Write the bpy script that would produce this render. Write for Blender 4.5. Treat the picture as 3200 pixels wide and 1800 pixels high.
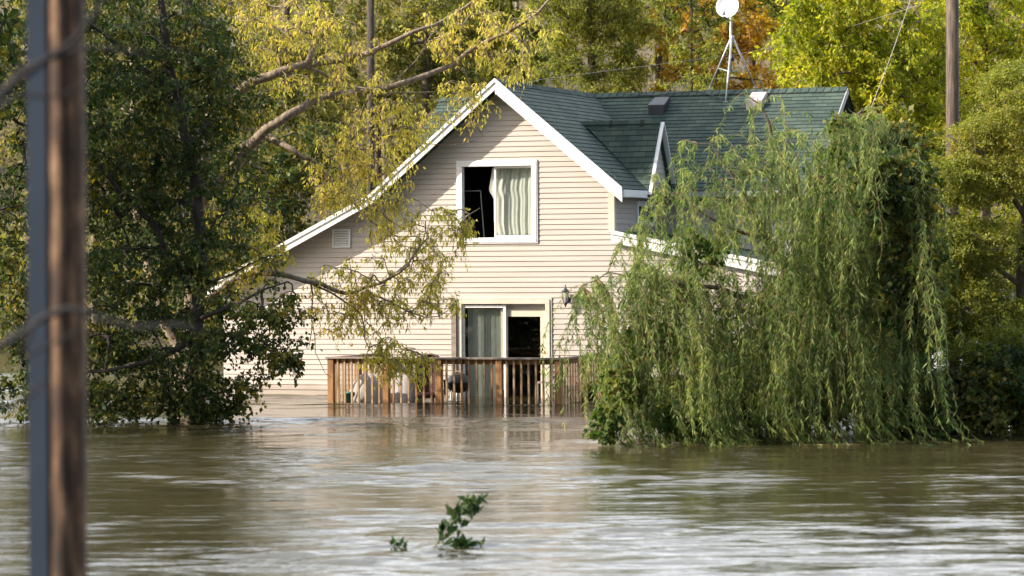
import bpy, math, random
import numpy as np
from mathutils import Vector, Matrix

# ------------------------------------------------------------------ camera, world, sun
S = bpy.context.scene
for o in list(bpy.data.objects):
    bpy.data.objects.remove(o)
COL = S.collection
W0, F0, HC = 3200.0, 9600.0, 2.75          # photo width in px, focal length in px, eye height above the water
PITCH = math.atan(100 / F0); ROLL = 0.007
_f = Vector((0, math.cos(PITCH), -math.sin(PITCH)))
_u0 = Vector((0, math.sin(PITCH), math.cos(PITCH))); _r0 = Vector((1, 0, 0))
_up = _u0 * math.cos(ROLL) + _r0 * math.sin(ROLL)
_rt = _r0 * math.cos(ROLL) - _u0 * math.sin(ROLL)
CAM = Vector((0, 0, HC))
cd = bpy.data.cameras.new("camera"); cam = bpy.data.objects.new("camera", cd); COL.objects.link(cam)
cam.matrix_world = Matrix(((_rt.x, _up.x, -_f.x, 0), (_rt.y, _up.y, -_f.y, 0), (_rt.z, _up.z, -_f.z, HC), (0, 0, 0, 1)))
cd.sensor_width = 36; cd.lens = 36 * F0 / W0; cd.clip_start = 0.5; cd.clip_end = 2000
cd.dof.use_dof = True; cd.dof.focus_distance = 58; cd.dof.aperture_fstop = 2.5
S.camera = cam

SUN_EL = math.radians(35); SUN_AZ = math.radians(76)     # azimuth from -Y towards -X
sdir = Vector((-math.sin(SUN_AZ) * math.cos(SUN_EL), -math.cos(SUN_AZ) * math.cos(SUN_EL), math.sin(SUN_EL)))
w = bpy.data.worlds.new("World"); S.world = w; w.use_nodes = True
nt = w.node_tree; sky = nt.nodes.new('ShaderNodeTexSky'); sky.sky_type = 'NISHITA'; sky.sun_disc = False
sky.sun_elevation = SUN_EL
sky.sun_rotation = math.atan2(sdir.x, sdir.y)
sky.air_density = 1.2; sky.dust_density = 3.0; sky.ozone_density = 1.0
# unseen bright broken cloud, added over the blue so the water reflects silver
tcw = nt.nodes.new('ShaderNodeTexCoord'); mpw = nt.nodes.new('ShaderNodeMapping'); mpw.inputs['Scale'].default_value = (1, 1, 2.6); nt.links.new(tcw.outputs['Generated'], mpw.inputs[0])
cn = nt.nodes.new('ShaderNodeTexNoise'); cn.inputs['Scale'].default_value = 2.6; cn.inputs['Detail'].default_value = 7; cn.inputs['Roughness'].default_value = 0.55; nt.links.new(mpw.outputs[0], cn.inputs['Vector'])
cr = nt.nodes.new('ShaderNodeMapRange'); cr.inputs[1].default_value = 0.46; cr.inputs[2].default_value = 0.68; sxw = nt.nodes.new('ShaderNodeSeparateXYZ'); nt.links.new(tcw.outputs['Generated'], sxw.inputs[0])
cb = nt.nodes.new('ShaderNodeMath'); cb.operation = 'MULTIPLY_ADD'; cb.inputs[1].default_value = 0.24; nt.links.new(sxw.outputs[1], cb.inputs[0]); nt.links.new(cn.outputs[0], cb.inputs[2])   # added cloud gathered ahead for the reflections, sparser behind to limit fill light
nt.links.new(cb.outputs[0], cr.inputs[0])
cm = nt.nodes.new('ShaderNodeMix'); cm.data_type = 'RGBA'; cm.clamp_result = False; cm.inputs[7].default_value = (14.0, 14.7, 15.8, 1)
nt.links.new(cr.outputs[0], cm.inputs[0]); nt.links.new(sky.outputs[0], cm.inputs[6])
nt.links.new(cm.outputs[2], nt.nodes['Background'].inputs[0]); nt.nodes['Background'].inputs[1].default_value = 0.12
sl = bpy.data.lights.new("sun", 'SUN'); sl.energy = 5.0; sl.angle = math.radians(0.5); sl.color = (1, 0.90, 0.77)
so = bpy.data.objects.new("sun", sl); COL.objects.link(so)
so.rotation_euler = sdir.to_track_quat('Z', 'Y').to_euler(); so.location = (-40, 0, 40)
S.view_settings.view_transform = 'Standard'; S.view_settings.look = 'None'; S.view_settings.gamma = 1
S.view_settings.exposure = 0.85
S.render.engine = 'CYCLES'
S.cycles.max_bounces = 7; S.cycles.transparent_max_bounces = 12; S.cycles.diffuse_bounces = 3
S.cycles.sample_clamp_indirect = 6

# ------------------------------------------------------------------ placing helpers
def ray(px, py):
    return _f + _rt * ((px - 1600) / F0) + _up * ((900 - py) / F0)
def at(px, py, Y):
    d = ray(px, py); t = Y / d.y
    return CAM + d * t
TH = math.radians(20); A_ = Vector((math.cos(TH), -math.sin(TH), 0)); B_ = Vector((math.sin(TH), math.cos(TH), 0))
HO = at(1548, 900, 60); HO.z = 0
def hp(px, py, b=0.0):            # photo point on the house-parallel plane b -> (a, z)
    d = ray(px, py); t = (HO + B_ * b - CAM).dot(B_) / d.dot(B_)
    p = CAM + d * t
    return (p - HO).dot(A_), p.z

# ------------------------------------------------------------------ object helpers
def link(o, parent=None, mat=None):
    COL.objects.link(o)
    if parent: o.parent = parent
    if mat: o.data.materials.append(mat)
    return o
def tag(o, label=None, cat=None, group=None, kind=None):
    if label: o['label'] = label
    if cat: o['category'] = cat
    if group: o['group'] = group
    if kind: o['kind'] = kind
    return o
def thing(name, label, cat, loc=(0, 0, 0), rz=0, group=None):
    o = bpy.data.objects.new(name, None); COL.objects.link(o); o.location = loc; o.rotation_euler = (0, 0, rz)
    o.empty_display_size = 0.3
    return tag(o, label, cat, group)

class MB:
    def __init__(s): s.v = []; s.f = []; s.uv = []; s.hasuv = False; s.sm = []
    def add(s, vs, fs, uv=None, smooth=False):
        n = len(s.v); s.v += [tuple(v) for v in vs]; s.f += [tuple(i + n for i in f) for f in fs]
        s.uv += uv if uv else [(0, 0)] * len(vs); s.sm += [smooth] * len(fs)
        if uv: s.hasuv = True
        return s
    def box(s, c, d, R=None):
        hx, hy, hz = d[0] / 2, d[1] / 2, d[2] / 2
        vs = [Vector((x, y, z)) for x in (-hx, hx) for y in (-hy, hy) for z in (-hz, hz)]
        if R is not None: vs = [R @ v for v in vs]
        c = Vector(c); vs = [v + c for v in vs]
        return s.add(vs, [(0, 1, 3, 2), (4, 6, 7, 5), (0, 4, 5, 1), (2, 3, 7, 6), (0, 2, 6, 4), (1, 5, 7, 3)])
    def b2(s, x0, x1, y0, y1, z0, z1):
        return s.box(((x0 + x1) / 2, (y0 + y1) / 2, (z0 + z1) / 2), (abs(x1 - x0), abs(y1 - y0), abs(z1 - z0)))
    def quad(s, *p): return s.add(p, [tuple(range(len(p)))])
    def bar(s, p, q, w, h, up=(0, 0, 1)):
        p = Vector(p); q = Vector(q); d = q - p; L = d.length; d.normalize()
        x = d.cross(Vector(up)).normalized(); u = x.cross(d)
        vs = []
        for e in (p, q):
            for sx, su in ((-1, -1), (1, -1), (1, 1), (-1, 1)): vs.append(e + x * (w / 2 * sx) + u * (h / 2 * su))
        return s.add(vs, [(0, 1, 2, 3), (7, 6, 5, 4), (0, 4, 5, 1), (1, 5, 6, 2), (2, 6, 7, 3), (3, 7, 4, 0)])
    def tube(s, pts, rad, n=8, cap=True):
        pts = [Vector(p) for p in pts]
        if not hasattr(rad, '__len__'): rad = [rad] * len(pts)
        vs = []; fs = []; prev = None
        for i, p in enumerate(pts):
            d = (pts[min(i + 1, len(pts) - 1)] - pts[max(i - 1, 0)]).normalized()
            ref = prev if prev is not None else (Vector((1, 0, 0)) if abs(d.x) < 0.8 else Vector((0, 1, 0)))
            x = (ref - d * ref.dot(d)).normalized(); prev = x; y = d.cross(x)
            for k in range(n):
                a = 2 * math.pi * k / n; vs.append(p + (x * math.cos(a) + y * math.sin(a)) * rad[i])
        for i in range(len(pts) - 1):
            for k in range(n):
                k2 = (k + 1) % n; fs.append((i * n + k, i * n + k2, (i + 1) * n + k2, (i + 1) * n + k))
        if cap: fs.append(tuple(range(n))[::-1]); fs.append(tuple((len(pts) - 1) * n + k for k in range(n)))
        return s.add(vs, fs, smooth=True)
    def lathe(s, c, prof, n=16, ax=None):
        c = Vector(c); vs = []; fs = []
        for r, z in prof:
            for k in range(n):
                a = 2 * math.pi * k / n; v = Vector((r * math.cos(a), r * math.sin(a), z))
                if ax is not None: v = ax @ v
                vs.append(c + v)
        for i in range(len(prof) - 1):
            for k in range(n):
                k2 = (k + 1) % n; fs.append((i * n + k, i * n + k2, (i + 1) * n + k2, (i + 1) * n + k))
        return s.add(vs, fs, smooth=True)
    def build(s, name, mat, parent=None, bevel=0):
        me = bpy.data.meshes.new(name); me.from_pydata(s.v, [], s.f)
        if s.hasuv:
            l = me.uv_layers.new(name='UVMap'); idx = np.zeros(len(me.loops), dtype=np.int32); me.loops.foreach_get('vertex_index', idx)
            l.data.foreach_set('uv', np.array(s.uv, dtype=np.float32)[idx].ravel())
        me.polygons.foreach_set('use_smooth', s.sm); me.update()
        o = link(bpy.data.objects.new(name, me), parent, mat)
        if bevel:
            m = o.modifiers.new('bevel', 'BEVEL'); m.width = bevel; m.segments = 2; m.limit_method = 'ANGLE'
        return o

def np_mesh(name, V, Q, mat, parent=None, smooth=False):
    k = Q.shape[1]; me = bpy.data.meshes.new(name)
    me.vertices.add(len(V)); me.vertices.foreach_set('co', V.astype(np.float32).ravel())
    me.loops.add(Q.size); me.loops.foreach_set('vertex_index', Q.astype(np.int32).ravel())
    me.polygons.add(len(Q)); me.polygons.foreach_set('loop_start', np.arange(0, Q.size, k, dtype=np.int32))
    me.polygons.foreach_set('loop_total', np.full(len(Q), k, dtype=np.int32))
    if smooth: me.polygons.foreach_set('use_smooth', np.ones(len(Q), dtype=bool))
    me.update(calc_edges=True)
    return link(bpy.data.objects.new(name, me), parent, mat)

# ------------------------------------------------------------------ materials
def mat(name): m = bpy.data.materials.new(name); m.use_nodes = True; return m, m.node_tree, m.node_tree.nodes['Principled BSDF']
def ramp(t, stops):
    r = t.nodes.new('ShaderNodeValToRGB'); e = r.color_ramp.elements
    while len(e) < len(stops): e.new(0.5)
    for x, (p, c) in zip(e, stops): x.position = p; x.color = (*c, 1)
    return r
def plain(name, c, rough=0.5, metal=0, var=0.15, scale=6, bump=0.0, bscale=40, stretch=(1, 1, 1), spec=0.5):
    m, t, p = mat(name); tc = t.nodes.new('ShaderNodeTexCoord'); mp = t.nodes.new('ShaderNodeMapping'); mp.inputs['Scale'].default_value = stretch
    t.links.new(tc.outputs['Object'], mp.inputs[0])
    n = t.nodes.new('ShaderNodeTexNoise'); n.inputs['Scale'].default_value = scale; n.inputs['Detail'].default_value = 6
    t.links.new(mp.outputs[0], n.inputs['Vector'])
    r = ramp(t, [(0.3, tuple(x * (1 - var) for x in c)), (0.7, tuple(min(1, x * (1 + var)) for x in c))])
    t.links.new(n.outputs[0], r.inputs[0]); t.links.new(r.outputs[0], p.inputs['Base Color'])
    p.inputs['Roughness'].default_value = rough; p.inputs['Metallic'].default_value = metal; p.inputs['Specular IOR Level'].default_value = spec
    if bump:
        n2 = t.nodes.new('ShaderNodeTexNoise'); n2.inputs['Scale'].default_value = bscale; n2.inputs['Detail'].default_value = 5
        t.links.new(mp.outputs[0], n2.inputs['Vector'])
        b = t.nodes.new('ShaderNodeBump'); b.inputs['Strength'].default_value = bump; b.inputs['Distance'].default_value = 0.02
        t.links.new(n2.outputs[0], b.inputs['Height']); t.links.new(b.outputs[0], p.inputs['Normal'])
    return m
def leafmat(name, cols, trans=0.45, rough=0.55, patch=None, pscale=0.6):
    """per-leaf hue from a ramp, some whole sprigs of another hue"""
    m, t, p = mat(name); g = t.nodes.new('ShaderNodeNewGeometry')
    n = t.nodes.new('ShaderNodeTexNoise'); n.inputs['Scale'].default_value = pscale; n.inputs['Detail'].default_value = 3
    t.links.new(g.outputs['Position'], n.inputs['Vector'])
    mr = t.nodes.new('ShaderNodeMapRange'); mr.inputs[1].default_value = 0.3; mr.inputs[2].default_value = 0.7
    t.links.new(n.outputs[0], mr.inputs[0])
    a = t.nodes.new('ShaderNodeMath'); a.operation = 'MULTIPLY_ADD'; a.inputs[1].default_value = 0.55
    b = t.nodes.new('ShaderNodeMath'); b.operation = 'MULTIPLY'; b.inputs[1].default_value = 0.45
    t.links.new(g.outputs['Random Per Island'], a.inputs[0]); t.links.new(mr.outputs[0], b.inputs[0]); t.links.new(b.outputs[0], a.inputs[2])
    k = len(cols); r = ramp(t, [(0.12 + 0.76 * i / (k - 1), c) for i, c in enumerate(cols)]); t.links.new(a.outputs[0], r.inputs[0])
    t.links.new(r.outputs[0], p.inputs['Base Color']); p.inputs['Roughness'].default_value = rough; p.inputs['Specular IOR Level'].default_value = 0.35
    tr = t.nodes.new('ShaderNodeBsdfTranslucent'); hs = t.nodes.new('ShaderNodeHueSaturation'); hs.inputs['Value'].default_value = 1.5; hs.inputs['Saturation'].default_value = 1.1
    t.links.new(r.outputs[0], hs.inputs['Color']); t.links.new(hs.outputs[0], tr.inputs[0])
    mx = t.nodes.new('ShaderNodeMixShader'); mx.inputs[0].default_value = trans
    t.links.new(p.outputs[0], mx.inputs[1]); t.links.new(tr.outputs[0], mx.inputs[2])
    t.links.new(mx.outputs[0], t.nodes['Material Output'].inputs[0]); return m
def barkmat(name, c1, c2, scale=1.0):
    m, t, p = mat(name); tc = t.nodes.new('ShaderNodeTexCoord'); mp = t.nodes.new('ShaderNodeMapping'); mp.inputs['Scale'].default_value = (14 * scale, 14 * scale, 3 * scale)
    t.links.new(tc.outputs['Object'], mp.inputs[0]); n = t.nodes.new('ShaderNodeTexNoise'); n.inputs['Scale'].default_value = 1; n.inputs['Detail'].default_value = 8; n.inputs['Roughness'].default_value = 0.65
    t.links.new(mp.outputs[0], n.inputs['Vector']); r = ramp(t, [(0.35, c1), (0.65, c2)]); t.links.new(n.outputs[0], r.inputs[0]); t.links.new(r.outputs[0], p.inputs['Base Color'])
    p.inputs['Roughness'].default_value = 0.9; b = t.nodes.new('ShaderNodeBump'); b.inputs['Strength'].default_value = 0.9; b.inputs['Distance'].default_value = 0.03
    t.links.new(n.outputs[0], b.inputs['Height']); t.links.new(b.outputs[0], p.inputs['Normal']); return m

def siding_mat():
    m, t, p = mat('vinyl_siding'); tc = t.nodes.new('ShaderNodeTexCoord'); mp = t.nodes.new('ShaderNodeMapping'); mp.inputs['Scale'].default_value = (0.5, 0.5, 9)
    t.links.new(tc.outputs['Object'], mp.inputs[0]); n = t.nodes.new('ShaderNodeTexNoise'); n.inputs['Scale'].default_value = 1.2; n.inputs['Detail'].default_value = 8
    t.links.new(mp.outputs[0], n.inputs['Vector']); r = ramp(t, [(0.3, (0.45, 0.395, 0.35)), (0.7, (0.54, 0.475, 0.425))]); t.links.new(n.outputs[0], r.inputs[0])
    # silt left on the lowest boards
    sx = t.nodes.new('ShaderNodeSeparateXYZ'); t.links.new(tc.outputs['Object'], sx.inputs[0])
    n2 = t.nodes.new('ShaderNodeTexNoise'); n2.inputs['Scale'].default_value = 1.5; t.links.new(tc.outputs['Object'], n2.inputs['Vector'])
    ma = t.nodes.new('ShaderNodeMath'); ma.operation = 'MULTIPLY_ADD'; ma.inputs[1].default_value = 0.35; t.links.new(n2.outputs[0], ma.inputs[0]); ma.inputs[2].default_value = -0.05
    md = t.nodes.new('ShaderNodeMath'); md.operation = 'SUBTRACT'; t.links.new(sx.outputs[2], md.inputs[0]); t.links.new(ma.outputs[0], md.inputs[1])
    mr = t.nodes.new('ShaderNodeMapRange'); mr.inputs[1].default_value = 0.0; mr.inputs[2].default_value = 0.14; mr.inputs[3].default_value = 0.55; mr.inputs[4].default_value = 0.0
    t.links.new(md.outputs[0], mr.inputs[0]); mx = t.nodes.new('ShaderNodeMix'); mx.data_type = 'RGBA'; mx.inputs[7].default_value = (0.2, 0.15, 0.1, 1)
    t.links.new(mr.outputs[0], mx.inputs[0]); t.links.new(r.outputs[0], mx.inputs[6]); t.links.new(mx.outputs[2], p.inputs['Base Color'])
    p.inputs['Roughness'].default_value = 0.45
    b = t.nodes.new('ShaderNodeBump'); b.inputs['Strength'].default_value = 0.25; b.inputs['Distance'].default_value = 0.01; t.links.new(n.outputs[0], b.inputs['Height']); t.links.new(b.outputs[0], p.inputs['Normal'])
    return m
def shingle_mat():
    m, t, p = mat('asphalt_shingles'); uv = t.nodes.new('ShaderNodeUVMap')
    br = t.nodes.new('ShaderNodeTexBrick'); br.inputs['Scale'].default_value = 1; br.inputs['Brick Width'].default_value = 0.27; br.inputs['Row Height'].default_value = 0.13
    br.inputs['Mortar Size'].default_value = 0.006; br.inputs['Mortar Smooth'].default_value = 0.1; br.inputs['Bias'].default_value = 0.0
    br.inputs['Color1'].default_value = (0.034, 0.058, 0.051, 1); br.inputs['Color2'].default_value = (0.062, 0.094, 0.078, 1); br.inputs['Mortar'].default_value = (0.02, 0.028, 0.026, 1)
    t.links.new(uv.outputs[0], br.inputs['Vector'])
    n = t.nodes.new('ShaderNodeTexNoise'); n.inputs['Scale'].default_value = 1.3; n.inputs['Detail'].default_value = 7; t.links.new(uv.outputs[0], n.inputs['Vector'])
    n2 = t.nodes.new('ShaderNodeTexNoise'); n2.inputs['Scale'].default_value = 70; t.links.new(uv.outputs[0], n2.inputs['Vector'])
    r = ramp(t, [(0.3, (0.7, 0.75, 0.8)), (0.7, (1.3, 1.2, 1.05))]); t.links.new(n.outputs[0], r.inputs[0])
    mx = t.nodes.new('ShaderNodeMix'); mx.data_type = 'RGBA'; mx.blend_type = 'MULTIPLY'; mx.inputs[0].default_value = 1; mx.clamp_result = False
    t.links.new(br.outputs[0], mx.inputs[6]); t.links.new(r.outputs[0], mx.inputs[7]); t.links.new(mx.outputs[2], p.inputs['Base Color'])
    p.inputs['Roughness'].default_value = 0.85; p.inputs['Specular IOR Level'].default_value = 0.3
    b = t.nodes.new('ShaderNodeBump'); b.inputs['Strength'].default_value = 0.5; b.inputs['Distance'].default_value = 0.01; t.links.new(n2.outputs[0], b.inputs['Height']); t.links.new(b.outputs[0], p.inputs['Normal'])
    return m
def water_mat():
    m, t, p = mat('flood_water'); tc = t.nodes.new('ShaderNodeTexCoord')
    n = t.nodes.new('ShaderNodeTexNoise'); n.inputs['Scale'].default_value = 0.35; n.inputs['Detail'].default_value = 5; t.links.new(tc.outputs['Object'], n.inputs['Vector'])
    r = ramp(t, [(0.3, (0.026, 0.023, 0.010)), (0.7, (0.045, 0.038, 0.018))]); t.links.new(n.outputs[0], r.inputs[0]); t.links.new(r.outputs[0], p.inputs['Base Color'])
    p.inputs['Roughness'].default_value = 0.05; p.inputs['IOR'].default_value = 1.38
    prev = None
    for sc, st, dist, str_ in ((3.2, (0.30, 1.7, 1), 0.035, 0.6), (11, (0.35, 1.5, 1), 0.012, 0.5)):
        mp = t.nodes.new('ShaderNodeMapping'); mp.inputs['Scale'].default_value = st; t.links.new(tc.outputs['Object'], mp.inputs[0])
        a = t.nodes.new('ShaderNodeTexNoise'); a.inputs['Scale'].default_value = sc; a.inputs['Detail'].default_value = 3; t.links.new(mp.outputs[0], a.inputs['Vector'])
        b = t.nodes.new('ShaderNodeBump'); b.inputs['Strength'].default_value = str_; b.inputs['Distance'].default_value = dist; t.links.new(a.outputs[0], b.inputs['Height'])
        if prev: t.links.new(prev.outputs[0], b.inputs['Normal'])
        prev = b
    t.links.new(prev.outputs[0], p.inputs['Normal']); return m
def glass_mat():
    m, t, p = mat('window_glass'); t.nodes.remove(p); g = t.nodes.new('ShaderNodeBsdfGlossy'); g.inputs['Roughness'].default_value = 0.02
    tr = t.nodes.new('ShaderNodeBsdfTransparent'); tr.inputs[0].default_value = (0.86, 0.9, 0.88, 1); lw = t.nodes.new('ShaderNodeLayerWeight'); lw.inputs[0].default_value = 0.5
    pw_ = t.nodes.new('ShaderNodeMath'); pw_.operation = 'POWER'; pw_.inputs[1].default_value = 4; t.links.new(lw.outputs['Facing'], pw_.inputs[0])
    f = t.nodes.new('ShaderNodeMath'); f.operation = 'MULTIPLY_ADD'; f.inputs[1].default_value = 0.85; f.inputs[2].default_value = 0.07; t.links.new(pw_.outputs[0], f.inputs[0])
    mx = t.nodes.new('ShaderNodeMixShader'); t.links.new(f.outputs[0], mx.inputs[0]); t.links.new(tr.outputs[0], mx.inputs[1]); t.links.new(g.outputs[0], mx.inputs[2])
    t.links.new(mx.outputs[0], t.nodes['Material Output'].inputs[0]); return m
def cloth_mat(name, c, trans=0.35):
    m = plain(name, c, 0.85, var=0.06, scale=20); t = m.node_tree; p = t.nodes['Principled BSDF']; tr = t.nodes.new('ShaderNodeBsdfTranslucent'); tr.inputs[0].default_value = (*c, 1)
    mx = t.nodes.new('ShaderNodeMixShader'); mx.inputs[0].default_value = trans; t.links.new(p.outputs[0], mx.inputs[1]); t.links.new(tr.outputs[0], mx.inputs[2])
    t.links.new(mx.outputs[0], t.nodes['Material Output'].inputs[0]); return m
def wood_mat(name, c1, c2, c3, sc=(9, 9, 1.2)):
    m, t, p = mat(name); tc = t.nodes.new('ShaderNodeTexCoord'); mp = t.nodes.new('ShaderNodeMapping'); mp.inputs['Scale'].default_value = sc
    t.links.new(tc.outputs['Object'], mp.inputs[0]); n = t.nodes.new('ShaderNodeTexNoise'); n.inputs['Scale'].default_value = 2; n.inputs['Detail'].default_value = 8; n.inputs['Roughness'].default_value = 0.6
    t.links.new(mp.outputs[0], n.inputs['Vector']); r = ramp(t, [(0.3, c1), (0.5, c2), (0.7, c3)]); t.links.new(n.outputs[0], r.inputs[0]); t.links.new(r.outputs[0], p.inputs['Base Color'])
    p.inputs['Roughness'].default_value = 0.75; b = t.nodes.new('ShaderNodeBump'); b.inputs['Strength'].default_value = 0.4; b.inputs['Distance'].default_value = 0.01
    t.links.new(n.outputs[0], b.inputs['Height']); t.links.new(b.outputs[0], p.inputs['Normal']); return m

M = dict(
    siding=siding_mat(), shingle=shingle_mat(), water=water_mat(), glass=glass_mat(),
    trim=plain('white_trim', (0.80, 0.79, 0.78), 0.4, var=0.05, scale=3, bump=0.1),
    cream=plain('cream_trim', (0.62, 0.55, 0.45), 0.5, var=0.08, scale=4),
    soffit=plain('soffit', (0.5, 0.47, 0.45), 0.6, var=0.08),
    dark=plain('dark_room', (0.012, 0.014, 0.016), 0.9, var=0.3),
    room=plain('room_wall', (0.10, 0.09, 0.085), 0.9, var=0.2),
    curtain=cloth_mat('curtain_cloth', (0.74, 0.74, 0.67)), blind=cloth_mat('blind_cloth', (0.50, 0.52, 0.47), 0.25),
    post=wood_mat('stained_wood', (0.12, 0.055, 0.02), (0.28, 0.135, 0.048), (0.38, 0.20, 0.08)),
    balu=wood_mat('weathered_wood', (0.17, 0.10, 0.055), (0.34, 0.22, 0.12), (0.46, 0.33, 0.20)),
    cap=wood_mat('grey_wood', (0.16, 0.12, 0.10), (0.25, 0.20, 0.17), (0.32, 0.26, 0.22), (1.2, 9, 9)),
    tarp=cloth_mat('tarp', (0.36, 0.33, 0.31), 0.05), maroon=plain('maroon_wicker', (0.06, 0.012, 0.014), 0.6, bump=0.5, bscale=60),
    black=plain('black_enamel', (0.02, 0.021, 0.024), 0.35), dkmetal=plain('dark_metal', (0.035, 0.042, 0.05), 0.45),
    galv=plain('galvanised', (0.42, 0.43, 0.44), 0.45, 0.7, var=0.2, scale=20), dish=plain('dish_paint', (0.74, 0.75, 0.77), 0.4, var=0.04),
    ventd=plain('roof_vent_dark', (0.035, 0.035, 0.042), 0.6), ventl=plain('roof_vent_pale', (0.42, 0.36, 0.33), 0.6),
    brass=plain('brass', (0.55, 0.38, 0.12), 0.3, 0.9), teal=plain('teal_plastic', (0.03, 0.16, 0.16), 0.5), green=plain('green_plastic', (0.02, 0.14, 0.06), 0.45),
    purple=plain('purple_glaze', (0.03, 0.02, 0.07), 0.4),
    pole=wood_mat('pole_wood', (0.006, 0.004, 0.003), (0.07, 0.034, 0.016), (0.26, 0.15, 0.085), (9, 9, 2.4)),
    oldpole=wood_mat('old_pole_wood', (0.015, 0.01, 0.007), (0.075, 0.05, 0.033), (0.16, 0.11, 0.075), (12, 12, 1.0)),
    conduit=plain('blue_grey_conduit', (0.03, 0.042, 0.065), 0.5, var=0.2, scale=2),
    bark=barkmat('bark', (0.05, 0.036, 0.025), (0.20, 0.155, 0.11)), palebark=barkmat('pale_bark', (0.11, 0.08, 0.055), (0.36, 0.28, 0.20)),
    dkbark=barkmat('dark_bark', (0.02, 0.016, 0.013), (0.075, 0.058, 0.045)),
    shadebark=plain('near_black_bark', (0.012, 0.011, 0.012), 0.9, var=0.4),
    shadetoned=plain('shade_toned_white_metal', (0.30, 0.31, 0.31), 0.6, var=0.15, scale=2),  # white metal darkened in its colour to stand in for shade at the eave
    twig=plain('twig', (0.20, 0.13, 0.055), 0.7, var=0.3), cable=plain('black_cable', (0.02, 0.02, 0.02), 0.6),
    wire=plain('steel_wire', (0.35, 0.32, 0.30), 0.5, 0.5),
    soil=plain('leaf_litter', (0.075, 0.055, 0.028), 0.95, var=0.6, scale=0.8, bump=0.6, bscale=4),
    white=plain('white_paint', (0.75, 0.75, 0.76), 0.5, var=0.06),
    L_yellow=leafmat('yellow_leaves', [(0.22, 0.24, 0.04), (0.42, 0.40, 0.07), (0.60, 0.52, 0.12), (0.62, 0.42, 0.12)], 0.55),
    L_olive=leafmat('olive_leaves', [(0.045, 0.06, 0.014), (0.12, 0.135, 0.025), (0.26, 0.25, 0.05), (0.38, 0.29, 0.06)]),
    L_dark=leafmat('dark_leaves', [(0.018, 0.040, 0.011), (0.036, 0.066, 0.015), (0.085, 0.105, 0.022), (0.28, 0.21, 0.03)], 0.42),
    L_willow=leafmat('willow_leaves', [(0.045, 0.085, 0.025), (0.085, 0.14, 0.042), (0.20, 0.26, 0.07), (0.40, 0.42, 0.12)], 0.52, pscale=1.4),
    L_vine=leafmat('vine_leaves', [(0.03, 0.065, 0.012), (0.06, 0.115, 0.02), (0.13, 0.17, 0.03), (0.20, 0.17, 0.04)], 0.4, rough=0.75),
    L_cedar=leafmat('cedar_leaves', [(0.07, 0.11, 0.018), (0.17, 0.20, 0.03), (0.29, 0.30, 0.045), (0.42, 0.35, 0.06)], 0.45),
    L_orange=leafmat('orange_leaves', [(0.14, 0.15, 0.03), (0.38, 0.24, 0.03), (0.54, 0.31, 0.04), (0.58, 0.36, 0.14)], 0.5),
    L_lime=leafmat('lime_leaves', [(0.12, 0.17, 0.02), (0.26, 0.31, 0.03), (0.46, 0.46, 0.06), (0.62, 0.50, 0.07)], 0.58, 0.5),
    L_feather=leafmat('feathery_leaves', [(0.08, 0.11, 0.015), (0.17, 0.20, 0.025), (0.27, 0.28, 0.045), (0.34, 0.27, 0.05)], 0.45),
    L_brown=leafmat('brown_woodland', [(0.09, 0.085, 0.025), (0.18, 0.16, 0.045), (0.28, 0.22, 0.06), (0.22, 0.16, 0.09)], 0.4, pscale=0.25),
    L_sprig=leafmat('sprig_leaves', [(0.015, 0.04, 0.01), (0.04, 0.08, 0.018), (0.10, 0.12, 0.03)], 0.35),
)

# ------------------------------------------------------------------ water and terrain
def build_water():
    rng = np.random.default_rng(5)
    Y = np.exp(np.linspace(math.log(13), math.log(74), 1050)); Y = np.concatenate([[-150, -20, 5], Y, [80, 100]])
    s = np.linspace(-0.2, 0.2, 620); s = np.concatenate([[-6, -1, -0.4], s, [0.4, 1, 6]])
    YY, SS = np.meshgrid(Y, s, indexing='ij'); XX = SS * np.maximum(YY, 30)
    XX[:, 3:-3] = (SS * np.maximum(YY, 13))[:, 3:-3]
    Z = np.zeros_like(XX)
    def lowf(sx, sy, k=9):
        r = np.zeros_like(XX)
        for _ in range(k):
            fx, fy = rng.normal(0, 1 / sx), rng.normal(0, 1 / sy); r += np.sin(fx * XX + fy * YY + rng.uniform(0, 6.28))
        return r / math.sqrt(k / 2)
    rough = 1 / (1 + np.exp(-2.6 * lowf(3.5, 1.3)))           # calm slicks and ruffled patches
    rough2 = 1 / (1 + np.exp(-2.2 * lowf(2.0, 1.0)))
    dy = np.abs(np.gradient(YY, axis=0))
    for i in range(110):
        lam = 0.16 * (1.5 / 0.16) ** rng.uniform(0, 1)
        th = rng.normal(math.pi / 2, 0.17); kx, ky = math.cos(th) * 2 * math.pi / lam, math.sin(th) * 2 * math.pi / lam
        amp = 0.0036 * lam * (0.7 if lam > 0.6 else 1.55)
        fade = np.clip((lam / np.maximum(dy, 1e-3) - 3) / 3, 0, 1)
        w_ = (0.25 + 0.9 * rough) if lam > 0.5 else (0.12 + 1.0 * rough2 * (0.4 + rough))
        ph = rng.uniform(0, 6.28) + 0.8 * np.sin(0.35 * XX + rng.uniform(0, 6)) + 0.8 * np.sin(0.5 * YY + 0.2 * XX + rng.uniform(0, 6))
        Z += amp * w_ * fade * np.sin(kx * XX + ky * YY + ph)
    edge = (np.abs(SS) <= 0.2001) & (YY >= 13) & (YY <= 74); Z *= edge
    V = np.stack([XX, YY, Z], -1).reshape(-1, 3); n, m = XX.shape
    i = np.arange(n * m).reshape(n, m); Q = np.stack([i[:-1, :-1], i[:-1, 1:], i[1:, 1:], i[1:, :-1]], -1).reshape(-1, 4)
    tag(np_mesh('water', V, Q, M['water'], smooth=True), kind='structure')
build_water()
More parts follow.
